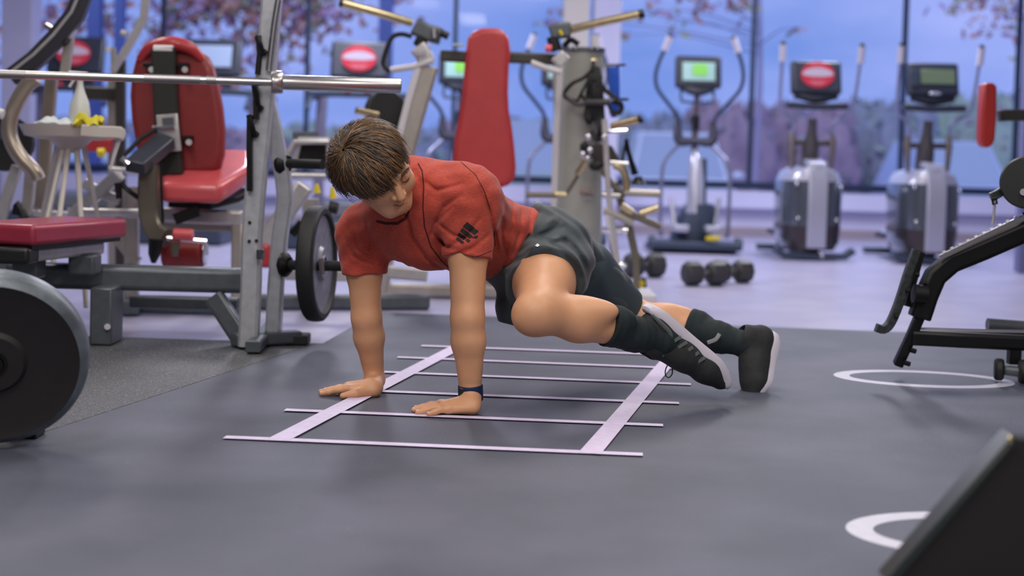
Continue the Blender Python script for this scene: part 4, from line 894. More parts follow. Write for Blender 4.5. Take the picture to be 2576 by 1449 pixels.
mesh_obj('badge', MB().sphere(on3(0, 1.335, .07), .03, 8, (1.7, .4, .5)), m_sil, e3)
# open frame cross trainers
def elliptical_a(root):
    O = Vector(root['_base'])
    def V(x, z, y=0): return O+Vector((x, y, z))
    def TT(name, pts, r, m, smooth=0, n=10, flat=None, up=None, bevel=0, par=None): return mesh_obj(name, MB().tube([V(*p) for p in pts], r, n, smooth, flat, up), m, par or root, bevel)
    TT('platform', [(-.38, .07, -.1), (.36, .06, -.1)], 1, m_dkb, flat=(.4, .06), up=(0, 0, 1), bevel=.012)
    TT('platform_base', [(-.36, .02, .2), (.34, .02, .2)], 1, m_dkb, flat=(.7, .03), up=(0, 0, 1), bevel=.006)
    mesh_obj('drive_housing', MB().ring_loft([[V(x+w*math.copysign(abs(math.cos(t))**.6, math.cos(t)), z, .15+.25*math.sin(t)) for t in [2*math.pi*k/20 for k in range(20)]] for x, w, z in ((-.02, .17, .08), (0.02, .17, .25), (.06, .14, .36), (.06, .11, .40))]), m_dkb, root)
    TT('mast_cover', [(.0, .32, -.02), (.0, .55, 0), (.0, .76, .05), (.0, .84, .1)], [.075, .07, .055, .03], m_sil, 3, n=16)
    TT('mast_back', [(.07, .30, .12), (.06, .78, .12)], 1, m_dkb, flat=(.08, .1), up=(0, 1, 0))
    TT('mast', [(0, .80, .15), (0, 1.0, .14), (0, 1.2, .12), (0, 1.34, .1)], [.026, .03, .024, .02], mat('mauve_taupe_mast', (124, 108, 112), .4, .3), 3, n=12)
    TT('mast_sleeve', [(0, 1.14, .11), (0, 1.02, .115)], .034, M_BLACK, n=12)
    TT('lower_sleeve', [(0, .86, .12), (0, .80, .12)], .034, M_BLACK, n=12)
    TT('handle_loop', [(-.14, 1.36, .05), (-.145, 1.28, 0), (-.13, 1.25, 0), (0, 1.243, 0), (.12, 1.25, 0), (.135, 1.28, 0), (.13, 1.36, .05)], .012, m_arm, 0)
    mesh_obj('console', MB().box(V(0, 1.50, .06), (.385, .09, .27), Matrix.Rotation(-.2, 3, 'X')), m_con, root, .025)
    TT('console_chin', [(-.13, 1.37, .04), (0, 1.34, .03), (.13, 1.37, .04)], [.03, .045, .03], m_con, 3)
    TT('yoke', [(-.15, 1.10, .1), (-.15, .98, .1), (-.12, .92, .1), (0, .925, .1), (.12, .92, .1), (.15, .98, .1), (.15, 1.10, .1)], [.022, .04, .045, .03, .045, .04, .022], mat('slate_yoke', (74, 74, 92), .4, .2), 3, n=12)
    for s in (-1, 1):
        a = TT('moving_arm', [(s*.15, 1.06, .1), (s*.17, 1.14, .08), (s*.25, 1.24, .04), (s*.34, 1.35, 0), (s*.365, 1.46, -.04), (s*.34, 1.58, -.08), (s*.29, 1.70, -.1), (s*.262, 1.79, -.11)], .0165, m_arm, 4)
        TT('arm_grip', [(s*.305, 1.665, -.095), (s*.265, 1.78, -.11)], .027, m_grip, n=14, par=a)
        TT('grip_cap', [(s*.266, 1.775, -.11), (s*.258, 1.80, -.112)], [.025, .014], M_BLACK, n=12, par=a)
        TT('swing_rod', [(s*.13, .90, .1), (s*.2, .83, .05), (s*.265, .75, 0), (s*.285, .6, 0), (s*.285, .2, 0), (s*.27, .12, 0)], .0165, mat('grey_lilac_rod', (136, 138, 166), .35, .4), 3)
        mesh_obj('pedal', MB().box(V(s*.13, .2, -.1), (.12, .3, .06)), m_sil, root, .015)
        TT('pedal_arm', [(s*.2, .45, .0), (s*.17, .22, -.05)], .02, m_sil)
        mesh_obj('wheel', MB().lathe([(.02, -.03), (.05, -.03), (.055, 0), (.05, .03), (.02, .03)], V(s*.36, .08, -.1), (1, 0, 0), 18), m_dkb, root)
    return V
def elliptic_screen(root, m):
    O = Vector(root['_base'])
    mesh_obj('screen', MB().box(O+Vector((0.0, .012, 1.505)), (.27, .012, .155), Matrix.Rotation(-.2, 3, 'X')), m_scr_w, root, .004)
    mesh_obj('screen_centre', MB().box(O+Vector((.01, .004, 1.52)), (.12, .012, .10), Matrix.Rotation(-.2, 3, 'X')), m_scr_g, root, .003)
    mesh_obj('screen_strip', MB().box(O+Vector((.03, .006, 1.45)), (.2, .012, .03), Matrix.Rotation(-.2, 3, 'X')), mat('green_strip', (90, 176, 120), .3, emit=.4), root, .003)
e1 = thing('cross_trainer', 'cross trainer with green lit screen and wide curved arms, left of the row', 'cross trainer', to_floor(1742, 11.9, .002), 'cross trainers by the windows')
elliptical_a(e1); 
e0_ = copy_tree(e1); e0_.location = to_floor(1405, 12.1, .002); e0_['label'] = 'cross trainer mostly hidden behind the red pad and the pale column'; e0_['_base'] = list(e0_.location)
e9 = copy_tree(e1); e9.location = to_floor(1146, 12.3, .002); e9['label'] = 'cross trainer mostly hidden left behind the tall red pad'; e9['_base'] = list(e9.location)
for e in (e1, e0_, e9): elliptic_screen(e, m_scr_g)
mesh_obj('yellow_pad', MB().box(Vector(e1.location)+Vector((.12, -.3, .13)), (.12, .03, .035)), M_YEL, e1, .008)
# treadmills
def treadmill(px, Y, label, sign):
    b = to_floor(px, Y, .002); t = thing('treadmill', label, 'treadmill', b, 'treadmills by the windows')
    def V(x, z, y=0): return b+Vector((x, y, z))
    mesh_obj('deck', MB().box(V(0, .10, -.3), (.78, 1.7, .19)), m_dkb, t, .02)
    mesh_obj('belt', MB().box(V(0, .198, -.35), (.5, 1.5, .01)), M_BLACKR, t, .003)
    mesh_obj('motor_hood', MB().box(V(0, .22, .62), (.78, .36, .2), taper=.85), M_GREYP, t, .03)
    for s in (-1, 1):
        mesh_obj('upright', MB().tube([V(s*.36, .15, .5), V(s*.36, .7, .45), V(s*.33, 1.25, .4)], 1, flat=(.09, .06), up=(0, 1, 0)), mat('lilac_grey_post', (140, 138, 168), .4, .3), t, .01)
        mesh_obj('side_rail', MB().tube([V(s*.36, 1.22, .38), V(s*.38, 1.2, 0), V(s*.38, 1.1, -.15)], .02, 10), m_dkb, t)
    mesh_obj('front_bar', MB().tube([V(-.44, 1.24, .2), V(-.2, 1.25, .16), V(.2, 1.25, .16), V(.44, 1.24, .2)], 1, flat=(.1, .055), up=(0, 0, 1)), m_dkb, t, .01)
    mesh_obj('console', MB().box(V(0, 1.545, .3), (.50, .08, .34), Matrix.Rotation(-.28, 3, 'X')), m_con, t, .03)
    mesh_obj('console_neck', MB().box(V(0, 1.33, .28), (.34, .07, .14)), m_con, t, .02)
    if sign: sticker(t, V(0, 1.56, .20), .30, .22)
    else:
        mesh_obj('screen', MB().box(V(0, 1.56, .245), (.34, .01, .2), Matrix.Rotation(-.28, 3, 'X')), mat('pale_panel', (160, 180, 214), .3), t, .004)
    for x in (-.08, .09): mesh_obj('stop_key', MB().box(V(x, 1.28, .1), (.04, .03, .03)), m_sr, t, .006)
    return t
treadmill(884, 12.0, 'treadmill with red oval sign right of the squat rack', True)
treadmill(508, 12.2, 'treadmill with pale empty console behind the red back pad', False)
treadmill(158, 12.3, 'treadmill with red oval sign at the far left behind the dark arm', True)

# ============================================================ RIGHT SIDE
YK = 5.05
rb = thing('adjustable_bench_frame', 'black adjustable bench frame with toothed ladder rail at the right', 'bench', to_floor(2500, YK))
T(rb, 'main_beam', [(2620, 560, YK), (2576, 582, YK), (2470, 628, YK), (2392, 660, YK), (2352, 695, YK), (2330, 745, YK), (2312, 800, YK)], 1, M_BLACKM, flat=(.075, .07), up=FW, bevel=.008)
rl = T(rb, 'ladder_rail', [(2600, 536, YK-.05), (2576, 547, YK-.05), (2470, 597, YK-.05), (2364, 648, YK-.05)], 1, M_CHROMED, flat=(.02, .014), up=FW)
for k in range(11):
    f_ = k/10; px, py = lerp(2372, 2572, f_), lerp(638, 541, f_)
    T(rb, 'ladder_tooth', [(px, py, YK-.05), (px+7, py-4, YK-.05)], .008, M_CHROMED, n=6)
T(rb, 'support_leg', [(2306, 628, YK-.02), (2284, 690, YK-.02), (2262, 760, YK-.02), (2240, 812, YK-.02), (2222, 828, YK-.02), (2204, 824, YK-.02)], 1, mat('worn_dark_rail', (70, 74, 74), .4, .6, .3, 60), 3, flat=(.03, .035), up=FW)
T(rb, 'support_leg', [(2318, 634, YK+.03), (2300, 700, YK+.03), (2280, 770, YK+.03)], 1, M_BLACKM, flat=(.02, .03), up=FW)
for px, py in ((2302, 690), (2322, 712), (2250, 795), (2278, 730)): T(rb, 'hook', [(px, py, YK-.04), (px+10, py+2, YK-.04)], .009, M_BLACKM, n=6)
T(rb, 'pivot', [(2298, 738, YK-.05), (2330, 742, YK-.05)], .034, M_BLACKM, n=14)
T(rb, 'rear_leg', [(2320, 780, YK), (2290, 850, YK+.02), (2258, 918, YK+.05)], 1, M_BLACKM, flat=(.035, .04), up=FW, bevel=.004)
for (px, py) in ((2290, 880), (2275, 912)): T(rb, 'hook', [(px, py, YK), (px+14, py+4, YK)], .010, M_BLACKM, n=6)
T(rb, 'low_beam', [(2290, 848, YK+.02), (2440, 856, YK+.02), (2576, 862, YK+.02), (2640, 865, YK+.02)], 1, M_BLACKM, flat=(.06, .055), up=(0, 0, 1), bevel=.006)
T(rb, 'low_beam_top', [(2310, 830, YK+.05), (2440, 834, YK+.05), (2640, 838, YK+.05)], .010, M_CHROMED, n=8)
T(rb, 'upper_bar', [(2484, 816, YK+.3), (2640, 828, YK+.3)], .024, M_STEELD, n=14)
T(rb, 'foot_post', [(2552, 868, YK+.02), (2550, 915, YK+.02)], 1, M_BLACKM, flat=(.042, .045), up=FW)
wc = P(2513, 929, YK)
mesh_obj('foot_wheel', MB().lathe([(.01, -.016), (.034, -.016), (.040, -.008), (.040, .008), (.034, .016), (.01, .016)], wc, (1, -.25, 0), 24), M_BLACKR, rb)
mesh_obj('foot_wheel', MB().lathe([(.01, -.016), (.036, -.016), (.043, -.008), (.043, .008), (.036, .016), (.01, .016)], P(2574, 935, YK-.05), (1, -.25, 0), 24), M_BLACKR, rb)
mesh_obj('wheel_axle', MB().tube([wc, P(2574, 937, YK-.05)], .018, 12), M_STEELD, rb)
pr = thing('round_pad_roller', 'round black padded roller with hanging pin at the right edge', 'roller', P(2584, 458, YK-.1))
mesh_obj('roller', MB().lathe([(.01, -.006), (.086, -.004), (.092, .006), (.092, .20), (.086, .21), (.01, .212)], P(2584, 459, YK-.12), (.35, .93, 0), 36), mat('black_vinyl_roller', (34, 36, 38), .5), pr)
mesh_obj('roller_bolt', MB().lathe([(.012, -.01), (.012, .0)], P(2575, 483, YK-.13), (.35, .93, 0), 12), M_CHROME, pr)
T(pr, 'bracket', [(2526, 478, YK-.06), (2506, 490, YK-.06), (2492, 496, YK-.06)], 1, mat('worn_dark_rail', (70, 74, 74)), flat=(.03, .02), up=FW)
T(pr, 'pin_chain', [(2500, 498, YK-.06), (2502, 520, YK-.06), (2497, 565, YK-.06)], .005, M_SILVER, n=8)
T(pr, 'pin_ring', [(2496, 500, YK-.07), (2506, 498, YK-.07), (2508, 512, YK-.07), (2498, 514, YK-.07), (2496, 500, YK-.07)], .004, M_BLACKM, n=6)
T(pr, 'support_post', [(2600, 470, YK), (2610, 560, YK), (2622, 600, YK)], 1, M_BLACKM, flat=(.05, .05), up=FW)
# red pad on arm
ap = thing('arm_pad', 'upright red vinyl pad on a black arm at the right edge', 'gym machine', to_floor(2600, 7.2))
outline_pad('pad', [(2474, 216), (2480, 208), (2502, 208), (2509, 218), (2508, 300), (2504, 350), (2498, 366), (2484, 373), (2472, 366), (2468, 350), (2471, 280)], 7.2, .09, mat('arm_pad_vinyl', (176, 44, 40), .42, 0, .05, 10, .06, 120, coat=.15), ap, .022)
T(ap, 'arm', [(2512, 292, 7.3), (2528, 290, 7.3), (2700, 290, 7.3)], 1, mat('olive_black_beam', (70, 68, 64)), flat=(.055, .06), up=(0, 0, 1), bevel=.004)
mesh_obj('post', MB().beam([P(2690, 260, 7.3), to_floor(2690, 7.3, .01)], .09, .09, up=FW), M_STEELD, ap, .008)
# grey panel edge at the far right and upright
gp = mesh_obj('grey_blue_partition', MB().box((P(2600, 500, 10.4).x, 10.4, .95), (.22, .1, 1.88)), mat('grey_blue_panel', (112, 116, 160), .6), origin=(P(2600, 500, 10.4).x, 10.4, 0), bevel=.01)
tag(gp, 'grey blue panel standing at the far right edge by the windows', 'panel')
# foreground black incline board
wd = thing('incline_board', 'black inclined board in the near right foreground', 'exercise board', G(2520, 1400, RZ))
m_wdf = mat('matte_black_board', (24, 21, 20), .6); m_wde = mat('dark_green_black_edge', (36, 44, 44), .35)
Yw = 2.42
q = [P(2222, 1455, Yw), P(2533, 1096, Yw), P(2640, 1096, Yw+.25), P(2640, 1600, Yw), P(2230, 1600, Yw)]
n1 = Vector((.35, .9, 0))*.03
mesh_obj('board', MB().prism([P(2236, 1462, Yw), P(2546, 1104, Yw), P(2640, 1110, Yw+.05), P(2640, 1585, Yw), P(2246, 1500, Yw)], (0.004, .05, 0)), m_wdf, wd, .004)
mesh_obj('edge_strip', MB().tube([P(2226, 1455, Yw+.02), P(2540, 1093, Yw+.02)], 1, flat=(.014, .06), up=FW), m_wde, wd, .003)
mesh_obj('edge_strip', MB().tube([P(2244, 1462, Yw-.006), P(2548, 1112, Yw-.006)], 1, flat=(.008, .012), up=FW), m_wde, wd, .002)
mesh_obj('bolt', MB().sphere(P(2540, 1107, Yw-.012), .006, 8, (.8, .6, 1.3)), M_BRASS, wd)
pz0 = P(2600, 1400, Yw+.1)
mesh_obj('support', MB().beam([Vector((pz0.x+.05, Yw+.12, .25)), Vector((pz0.x+.05, Yw+.12, RZ))], .06, .05, up=FW), m_wdf, wd)
mesh_obj('foot', MB().box((pz0.x+.02, Yw+.06, RZ+.012), (.3, .2, .024)), m_wdf, wd)
# ============================================================ THE PERSON
# distance-field modelling: smooth unions of tapered limbs and ellipsoids, polygonised by surface nets
f32 = np.float32
def V3(*a): return np.array(a[0] if len(a) == 1 else a, dtype=np.float64)
class Field:
    def __init__(self): self.ops = []
    def add(self, fn, lo, hi, k=.02, mode='u'): self.ops.append((fn, np.array(lo), np.array(hi), k, mode)); return self
    def cone(self, a, b, ra, rb, k=.02, mode='u'):
        a, b = V3(a), V3(b); ab = b-a; L2 = float(ab@ab)
        def fn(X, Y, Z):
            px, py, pz = X-a[0], Y-a[1], Z-a[2]; t = np.clip((px*ab[0]+py*ab[1]+pz*ab[2])/L2, 0, 1)
            return np.sqrt((px-t*ab[0])**2+(py-t*ab[1])**2+(pz-t*ab[2])**2)-(ra+(rb-ra)*t)
        R = max(ra, rb); return self.add(fn, np.minimum(a, b)-R, np.maximum(a, b)+R, k, mode)
    def chain(self, pts, rs, k=.02, mode='u'):
        for i in range(len(pts)-1): self.cone(pts[i], pts[i+1], rs[i], rs[i+1], k, mode)
        return self
    def ell(self, c, r, axes=None, k=.02, mode='u'):
        c = V3(c); A = np.eye(3) if axes is None else np.array([V3(x)/np.linalg.norm(V3(x)) for x in axes]); r = V3(r)
        def fn(X, Y, Z):
            px, py, pz = X-c[0], Y-c[1], Z-c[2]
            q = [px*A[i][0]+py*A[i][1]+pz*A[i][2] for i in range(3)]
            k0 = np.sqrt((q[0]/r[0])**2+(q[1]/r[1])**2+(q[2]/r[2])**2); k1 = np.sqrt((q[0]/r[0]**2)**2+(q[1]/r[1]**2)**2+(q[2]/r[2]**2)**2)
            return k0*(k0-1)/np.maximum(k1, 1e-6)
        e = np.sqrt(((A*r[:, None])**2).sum(0)); return self.add(fn, c-e, c+e, k, mode)
    def plane(self, p, n, k=.004):      # keep the side the normal points away from
        p, n = V3(p), V3(n)/np.linalg.norm(V3(n))
        return self.add(lambda X, Y, Z: (X-p[0])*n[0]+(Y-p[1])*n[1]+(Z-p[2])*n[2], None, None, k, 'i') if False else self.ops.append((lambda X, Y, Z: (X-p[0])*n[0]+(Y-p[1])*n[1]+(Z-p[2])*n[2], None, None, k, 'i')) or self
    def disp(self, fn, lo=None, hi=None): self.ops.append((fn, None if lo is None else V3(lo), None if hi is None else V3(hi), 0, 'd')); return self
    def grid(self, lo, hi, h):
        lo, hi = V3(lo), V3(hi); n = np.maximum(2, np.ceil((hi-lo)/h).astype(int)+1); D = np.full(n, .25, f32)
        ax = [(lo[i]+h*np.arange(n[i])).astype(f32) for i in range(3)]
        for fn, a, b, k, mode in self.ops:
            m = max(k*1.2, h*3)
            if a is None: sl = [slice(0, n[i]) for i in range(3)]
            else: sl = [slice(max(0, int((a[i]-m-lo[i])/h)), max(0, min(n[i], int((b[i]+m-lo[i])/h)+2))) for i in range(3)]
            if any(s.stop <= s.start for s in sl): continue
            X, Y, Z = np.meshgrid(ax[0][sl[0]], ax[1][sl[1]], ax[2][sl[2]], indexing='ij', sparse=True)
            cur = D[sl[0], sl[1], sl[2]]; d = fn(X, Y, Z)
            if mode == 'u': hh = np.maximum(k-np.abs(cur-d), 0)/max(k, 1e-6); new = np.minimum(cur, d)-hh*hh*k*.25
            elif mode == 's': d = -d; hh = np.maximum(k-np.abs(cur-d), 0)/max(k, 1e-6); new = np.maximum(cur, d)+hh*hh*k*.25
            elif mode == 'i': hh = np.maximum(k-np.abs(cur-d), 0)/max(k, 1e-6); new = np.maximum(cur, d)+hh*hh*k*.25
            else: new = cur+d
            D[sl[0], sl[1], sl[2]] = new
        return D, lo, h
    def mesh(self, lo, hi, h):
        D, lo, h = self.grid(lo, hi, h); n = D.shape; S = D < 0
        c = np.zeros(tuple(x-1 for x in n), np.int8)
        for i in (0, 1):
            for j in (0, 1):
                for k in (0, 1): c += S[i:n[0]-1+i, j:n[1]-1+j, k:n[2]-1+k]
        act = (c > 0) & (c < 8); idx = np.argwhere(act); m = len(idx)
        if m == 0: return np.zeros((0, 3)), []
        imap = np.full(act.shape, -1, np.int32); imap[act] = np.arange(m)
        acc = np.zeros((m, 3)); cnt = np.zeros(m); corners = [(i, j, k) for i in (0, 1) for j in (0, 1) for k in (0, 1)]
        for ai, A in enumerate(corners):
            for B in corners[ai+1:]:
                if sum(abs(A[q]-B[q]) for q in range(3)) != 1: continue
                ia = idx+np.array(A); ib = idx+np.array(B)
                da = D[ia[:, 0], ia[:, 1], ia[:, 2]].astype(float); db = D[ib[:, 0], ib[:, 1], ib[:, 2]].astype(float)
                cr = (da < 0) != (db < 0); t = np.where(cr, da/np.where(cr, da-db, 1), 0)
                acc[cr] += (ia+(ib-ia)*t[:, None])[cr]; cnt[cr] += 1
        verts = lo+h*acc/cnt[:, None]; faces = []
        for axis in range(3):
            o1, o2 = [(1, 2), (2, 0), (0, 1)][axis]; sh = [slice(1, n[q]-1) for q in range(3)]; sh[axis] = slice(0, n[axis]-1)
            sh2 = list(sh); sh2[axis] = slice(1, n[axis])
            a = S[tuple(sh)]; b = S[tuple(sh2)]; e = np.argwhere(a != b)
            if not len(e): continue
            off = np.array([1, 1, 1]); off[axis] = 0; e2 = e+off; flip = a[e[:, 0], e[:, 1], e[:, 2]]
            def cell(d1, d2): q = e2.copy(); q[:, o1] -= d1; q[:, o2] -= d2; return imap[q[:, 0], q[:, 1], q[:, 2]]
            Q = np.stack([cell(0, 0), cell(1, 0), cell(1, 1), cell(0, 1)], 1); Q[~flip] = Q[~flip][:, ::-1]; faces.append(Q)
        return verts, np.concatenate(faces)
def np_obj(name, parts, m, parent=None, origin=None, smooth_it=0):
    """parts: list of (verts, faces) arrays joined into one mesh"""
    vs, fs, b = [], [], 0
    for v, f in parts:
        if len(v): vs.append(v); fs.append(f+b); b += len(v)
    v = np.concatenate(vs); f = np.concatenate(fs); base = V3(origin) if origin is not None else V3(list(parent['_base']))
    me = bpy.data.meshes.new(name); me.vertices.add(len(v)); me.vertices.foreach_set('co', (v-base).astype(f32).ravel())
    me.loops.add(len(f)*4); me.loops.foreach_set('vertex_index', f.astype(np.int32).ravel()); me.polygons.add(len(f))
    me.polygons.foreach_set('loop_start', np.arange(len(f), dtype=np.int32)*4); me.polygons.foreach_set('loop_total', np.full(len(f), 4, np.int32))
    me.update(calc_edges=True); me.validate(); me.polygons.foreach_set('use_smooth', np.ones(len(f), bool)); me.materials.append(m)
    o = bpy.data.objects.new(name, me); COL.objects.link(o)
    if parent is not None: o.parent = parent
    else: o.location = Vector(base)
    o['_base'] = list(base)
    if smooth_it: s = o.modifiers.new('soften', 'SMOOTH'); s.factor = .5; s.iterations = smooth_it
    return o
def PV(px, py, Y): return V3(list(P(px, py, Y)))

# ---- joints
SN = PV(1178, 512, 4.24); SF = PV(912, 588, 4.44)
EN = PV(1176, 800, 4.17); WN = PV(1184, 990, 4.19)
EF = PV(922, 800, 4.44); WF = PV(943, 955, 4.50)
CH = PV(1075, 560, 4.38); BE = PV(1245, 603, 4.50); PE = PV(1374, 640, 4.58)
HN = PV(1380, 650, 4.50); KN = PV(1356, 785, 4.13); AN = PV(1672, 858, 4.34)
HF = PV(1420, 640, 4.74); KF = PV(1585, 790, 4.92); AF = PV(1882, 868, 4.76)
NB = PV(1040, 478, 4.34)
HC = PV(957, 421, 4.13)
hf = V3(.53, -.69, -.49); hf /= np.linalg.norm(hf); hu = V3(-.12, -.62, .77); hu -= hf*(hu@hf); hu /= np.linalg.norm(hu); hl = -np.cross(hf, hu)
HSC = 1.10
def H(l, f, u): return HC+(hl*l+hf*f+hu*u)*HSC      # l: his left, f: forward, u: up
lat = SN-SF; lat /= np.linalg.norm(lat)
spn = PE-CH; spn /= np.linalg.norm(spn)
dor = np.cross(lat, spn); dor /= np.linalg.norm(dor)
if dor[2] < 0: dor = -dor
lat2 = np.cross(spn, dor); lat2 *= np.sign(lat2@lat)
def torso(F, g=0.0, k=.07):
    F.ell(CH+dor*.01, (.17+g, .165+g, .115+g), (spn, lat2, dor), k)
    F.ell(CH-spn*.07+dor*.035, (.10+g, .17+g, .085+g), (spn, lat2, dor), k)
    F.ell(BE, (.17+g, .135+g, .105+g), (spn, lat2, dor), k)
    F.ell(PE, (.13+g, .155+g, .115+g), (spn, lat2, dor), k)
    return F

B = Field()
torso(B, -.014)
B.cone(SN, CH+lat2*.08, .068, .08, .05); B.cone(SF, CH-lat2*.08, .062, .075, .05)
# arms with muscle shape
def arm(F, S, E, W, s=1.0):
    m = S+(E-S)*.45
    F.chain([S, m, E], [.062*s, .053*s, .0445*s], .02)
    fm = E+(W-E)*.3; F.chain([E, fm, W], [.0440*s, .0455*s, .0285*s], .02)
arm(B, SN, EN, WN, 1.08); arm(B, SF, EF, WF, 1.02)
# neck and head
nt_ = H(0, -.02, -.06); B.cone(NB, nt_, .066, .056, .04)
B.ell(H(-.004, -.018, .018), V3(.076, .096, .080)*HSC, (hl, hf, hu), .02)
B.ell(H(0, .022, -.035), V3(.064, .066, .075)*HSC, (hl, hf, hu), .04)
B.ell(H(0, .052, -.088), V3(.036, .032, .030)*HSC, (hl, hf, hu), .035)   # chin
for s in (-1, 1):
    B.cone(H(s*.052, .0, -.06), H(s*.022, .062, -.098), .018*HSC, .016*HSC, .03)  # jaw
    B.ell(H(s*.040, .058, -.03), V3(.024, .02, .022)*HSC, (hl, hf, hu), .03)  # cheek
    B.cone(H(s*.012, .086, .022), H(s*.045, .070, .022), .010*HSC, .009*HSC, .016)  # brow
    B.ell(H(s*.032, .092, .002), V3(.017, .016, .012)*HSC, (hl, hf, hu), .014, 's')  # socket
    B.ell(H(s*.032, .073, .001), V3(.014, .0135, .0115)*HSC, (hl, hf, hu), .004)   # lid over the eye
    B.cone(H(s*.022, .085, -.0025), H(s*.042, .079, -.0035), .0028*HSC, .0024*HSC, .003)  # lower edge of the closed lid
    B.ell(H(s*.079, -.008, -.012), V3(.008, .018, .030)*HSC, (hl, hf, hu), .008)  # ear
B.cone(H(0, .086, .014), H(0, .108, -.030), .0085*HSC, .0115*HSC, .012)  # nose
for s in (-1, 1): B.ell(H(s*.013, .094, -.034), V3(.009, .011, .008)*HSC, (hl, hf, hu), .006)
B.cone(H(-.018, .082, -.061), H(0, .092, -.058), .0045*HSC, .0065*HSC, .006); B.cone(H(.018, .082, -.061), H(0, .092, -.058), .0045*HSC, .0065*HSC, .006)
B.cone(H(-.015, .081, -.069), H(.015, .081, -.069), .007*HSC, .007*HSC, .006)
B.cone(H(-.024, .088, -.0648), H(.024, .088, -.0648), .0026*HSC, .0026*HSC, .003, 's')
# hands
def hand(F, W, fdir, side, contact, s=1.0, spread=1.0, rise=.0):
    """flat hand on the floor; fdir: finger direction, side: from the little finger to the thumb"""
    up = V3(0, 0, 1); fdir = V3(fdir)/np.linalg.norm(fdir); side = V3(side)-fdir*(V3(side)@fdir); side /= np.linalg.norm(side); c = V3(contact)
    def L(f, t, z): return c+fdir*f*s+side*t*s+up*z*s
    heel = L(0, 0, .028)
    F.cone(W, heel, .029*s, .028*s, .02)
    F.chain([L(-.004, -.020, .020), L(.07, -.034, .018)], [.019*s, .0125*s], .018); F.chain([L(-.004, .018, .020), L(.085, .028, .022)], [.019*s, .0135*s], .018)
    F.cone(heel, L(.08, -.002, .024), .024*s, .0165*s, .018)
    F.cone(L(.0, -.0, .03), L(.078, -.018, .020), .02*s, .015*s, .015)
    tips = []
    for j, (t, ln, r, sp) in enumerate(((-.036, .058, .0078, -.30), (-.013, .074, .0087, -.10), (.010, .080, .0092, .05), (.032, .072, .0088, .20))):
        k0 = L(.078 if j else .07, t, .022 if j else .018); d = fdir+side*sp*spread; d /= np.linalg.norm(d)
        p1 = k0+d*ln*.45*s; p1[2] = c[2]+.019*s; p2 = k0+d*ln*.78*s; p2[2] = c[2]+.0125*s; p3 = k0+d*ln*1.06*s; p3[2] = c[2]+.0085*s
        F.chain([k0, p1, p2, p3], [r*1.32*s, r*1.12*s, r*1.0*s, r*.85*s], .005)
        F.ell(k0+up*.006*s, (.010*s, .009*s, .007*s), None, .008)
        tips.append((p2, p3, d, r*s))
    tb = L(.02, .030, .018); d = fdir*.65+side*.8; d /= np.linalg.norm(d)
    q1 = tb+d*.038*s; q1[2] = c[2]+.016*s; q2 = tb+(d+fdir*.25)*.066*s; q2[2] = c[2]+.010*s
    F.chain([tb, q1, q2], [.017*s, .0125*s, .0095*s], .010); tips.append((q1, q2, d, .0105*s))
    return tips
ZC = RZ+.0008
cn = V3(list(G(1183, 1040, ZC))); cf = V3(list(G(938, 996, ZC)))
tipsN = hand(B, WN, (-1, -.20, 0), (-.2, 1, 0), cn, 1.02)
tipsF = hand(B, WF, (-1, .10, 0), (-.05, -1, 0), cf, 1.0)
# legs
def leg(F, Hp, K, A, s=1.0, knee_dir=None):
    m = Hp+(K-Hp)*.5; F.chain([Hp, m, K], [.098*s, .086*s, .060*s], .03)
    cm_ = K+(A-K)*.3; F.chain([K, cm_, K+(A-K)*.65, A], [.056*s, .056*s, .042*s, .032*s], .03)
leg(B, HN, KN, AN, 1.05); leg(B, HF, KF, AF, .98)
B.ell(KN+V3(-.028, -.018, -.012), (.043, .043, .043), None, .05)
# calf bellies (behind the shin line)
B.ell(KN+(AN-KN)*.30+V3(.0, .0, .028), (.10, .045, .045), (AN-KN, (0, 1, 0), (0, 0, 1)), .03)
B.ell(KF+(AF-KF)*.30+V3(.0, .0, .022), (.10, .045, .042), (AF-KF, (0, 1, 0), (0, 0, 1)), .03)
# feet inside the shoes
TN = PV(1742, 915, 4.39)
TF = PV(1884, 978, 4.74); HEF = PV(1932, 872, 4.77)
B.cone(AN, TN, .03, .015, .02); B.cone(AF, TF, .03, .02, .02)

skin = mat('warm_skin', (212, 158, 120), .48, 0, .05, 14, .06, 220)
skb = skin.node_tree.nodes['Principled BSDF']; skb.inputs['Subsurface Weight'].default_value = .12; skb.inputs['Subsurface Radius'].default_value = (.9, .35, .2); skb.inputs['Subsurface Scale'].default_value = .012
person = thing('person', 'person in red t-shirt and dark shorts doing a mountain climber on both hands', 'person', V3((cn+cf)/2*[1, 1, 0]+V3(0, 0, RZ)))
def box_of(*pts, pad=.1): a = np.array(pts); return a.min(0)-pad, a.max(0)+pad
zone_head = (HC-.185, HC+.185)
lo_h, hi_h = cn+V3(-.24, -.12, -.02), cn+V3(.07, .13, .10)
lo_f, hi_f = cf+V3(-.24, -.13, -.02), cf+V3(.07, .10, .10)
parts = [B.mesh(zone_head[0], zone_head[1], .0024), B.mesh(lo_h, hi_h, .0022), B.mesh(lo_f, hi_f, .0024)]
vb, fb = B.mesh(V3(-.62, 3.85, -.01), V3(.98, 5.2, .82), .0058)
def inside(v, a, b, m): return np.all((v > a+m) & (v < b-m), axis=1)
drop = inside(vb, *zone_head, .008) | inside(vb, lo_h, hi_h, .008) | inside(vb, lo_f, hi_f, .008)
fb = fb[~drop[fb].all(1)]
body = np_obj('body', parts+[(vb, fb)], skin, person, smooth_it=1)
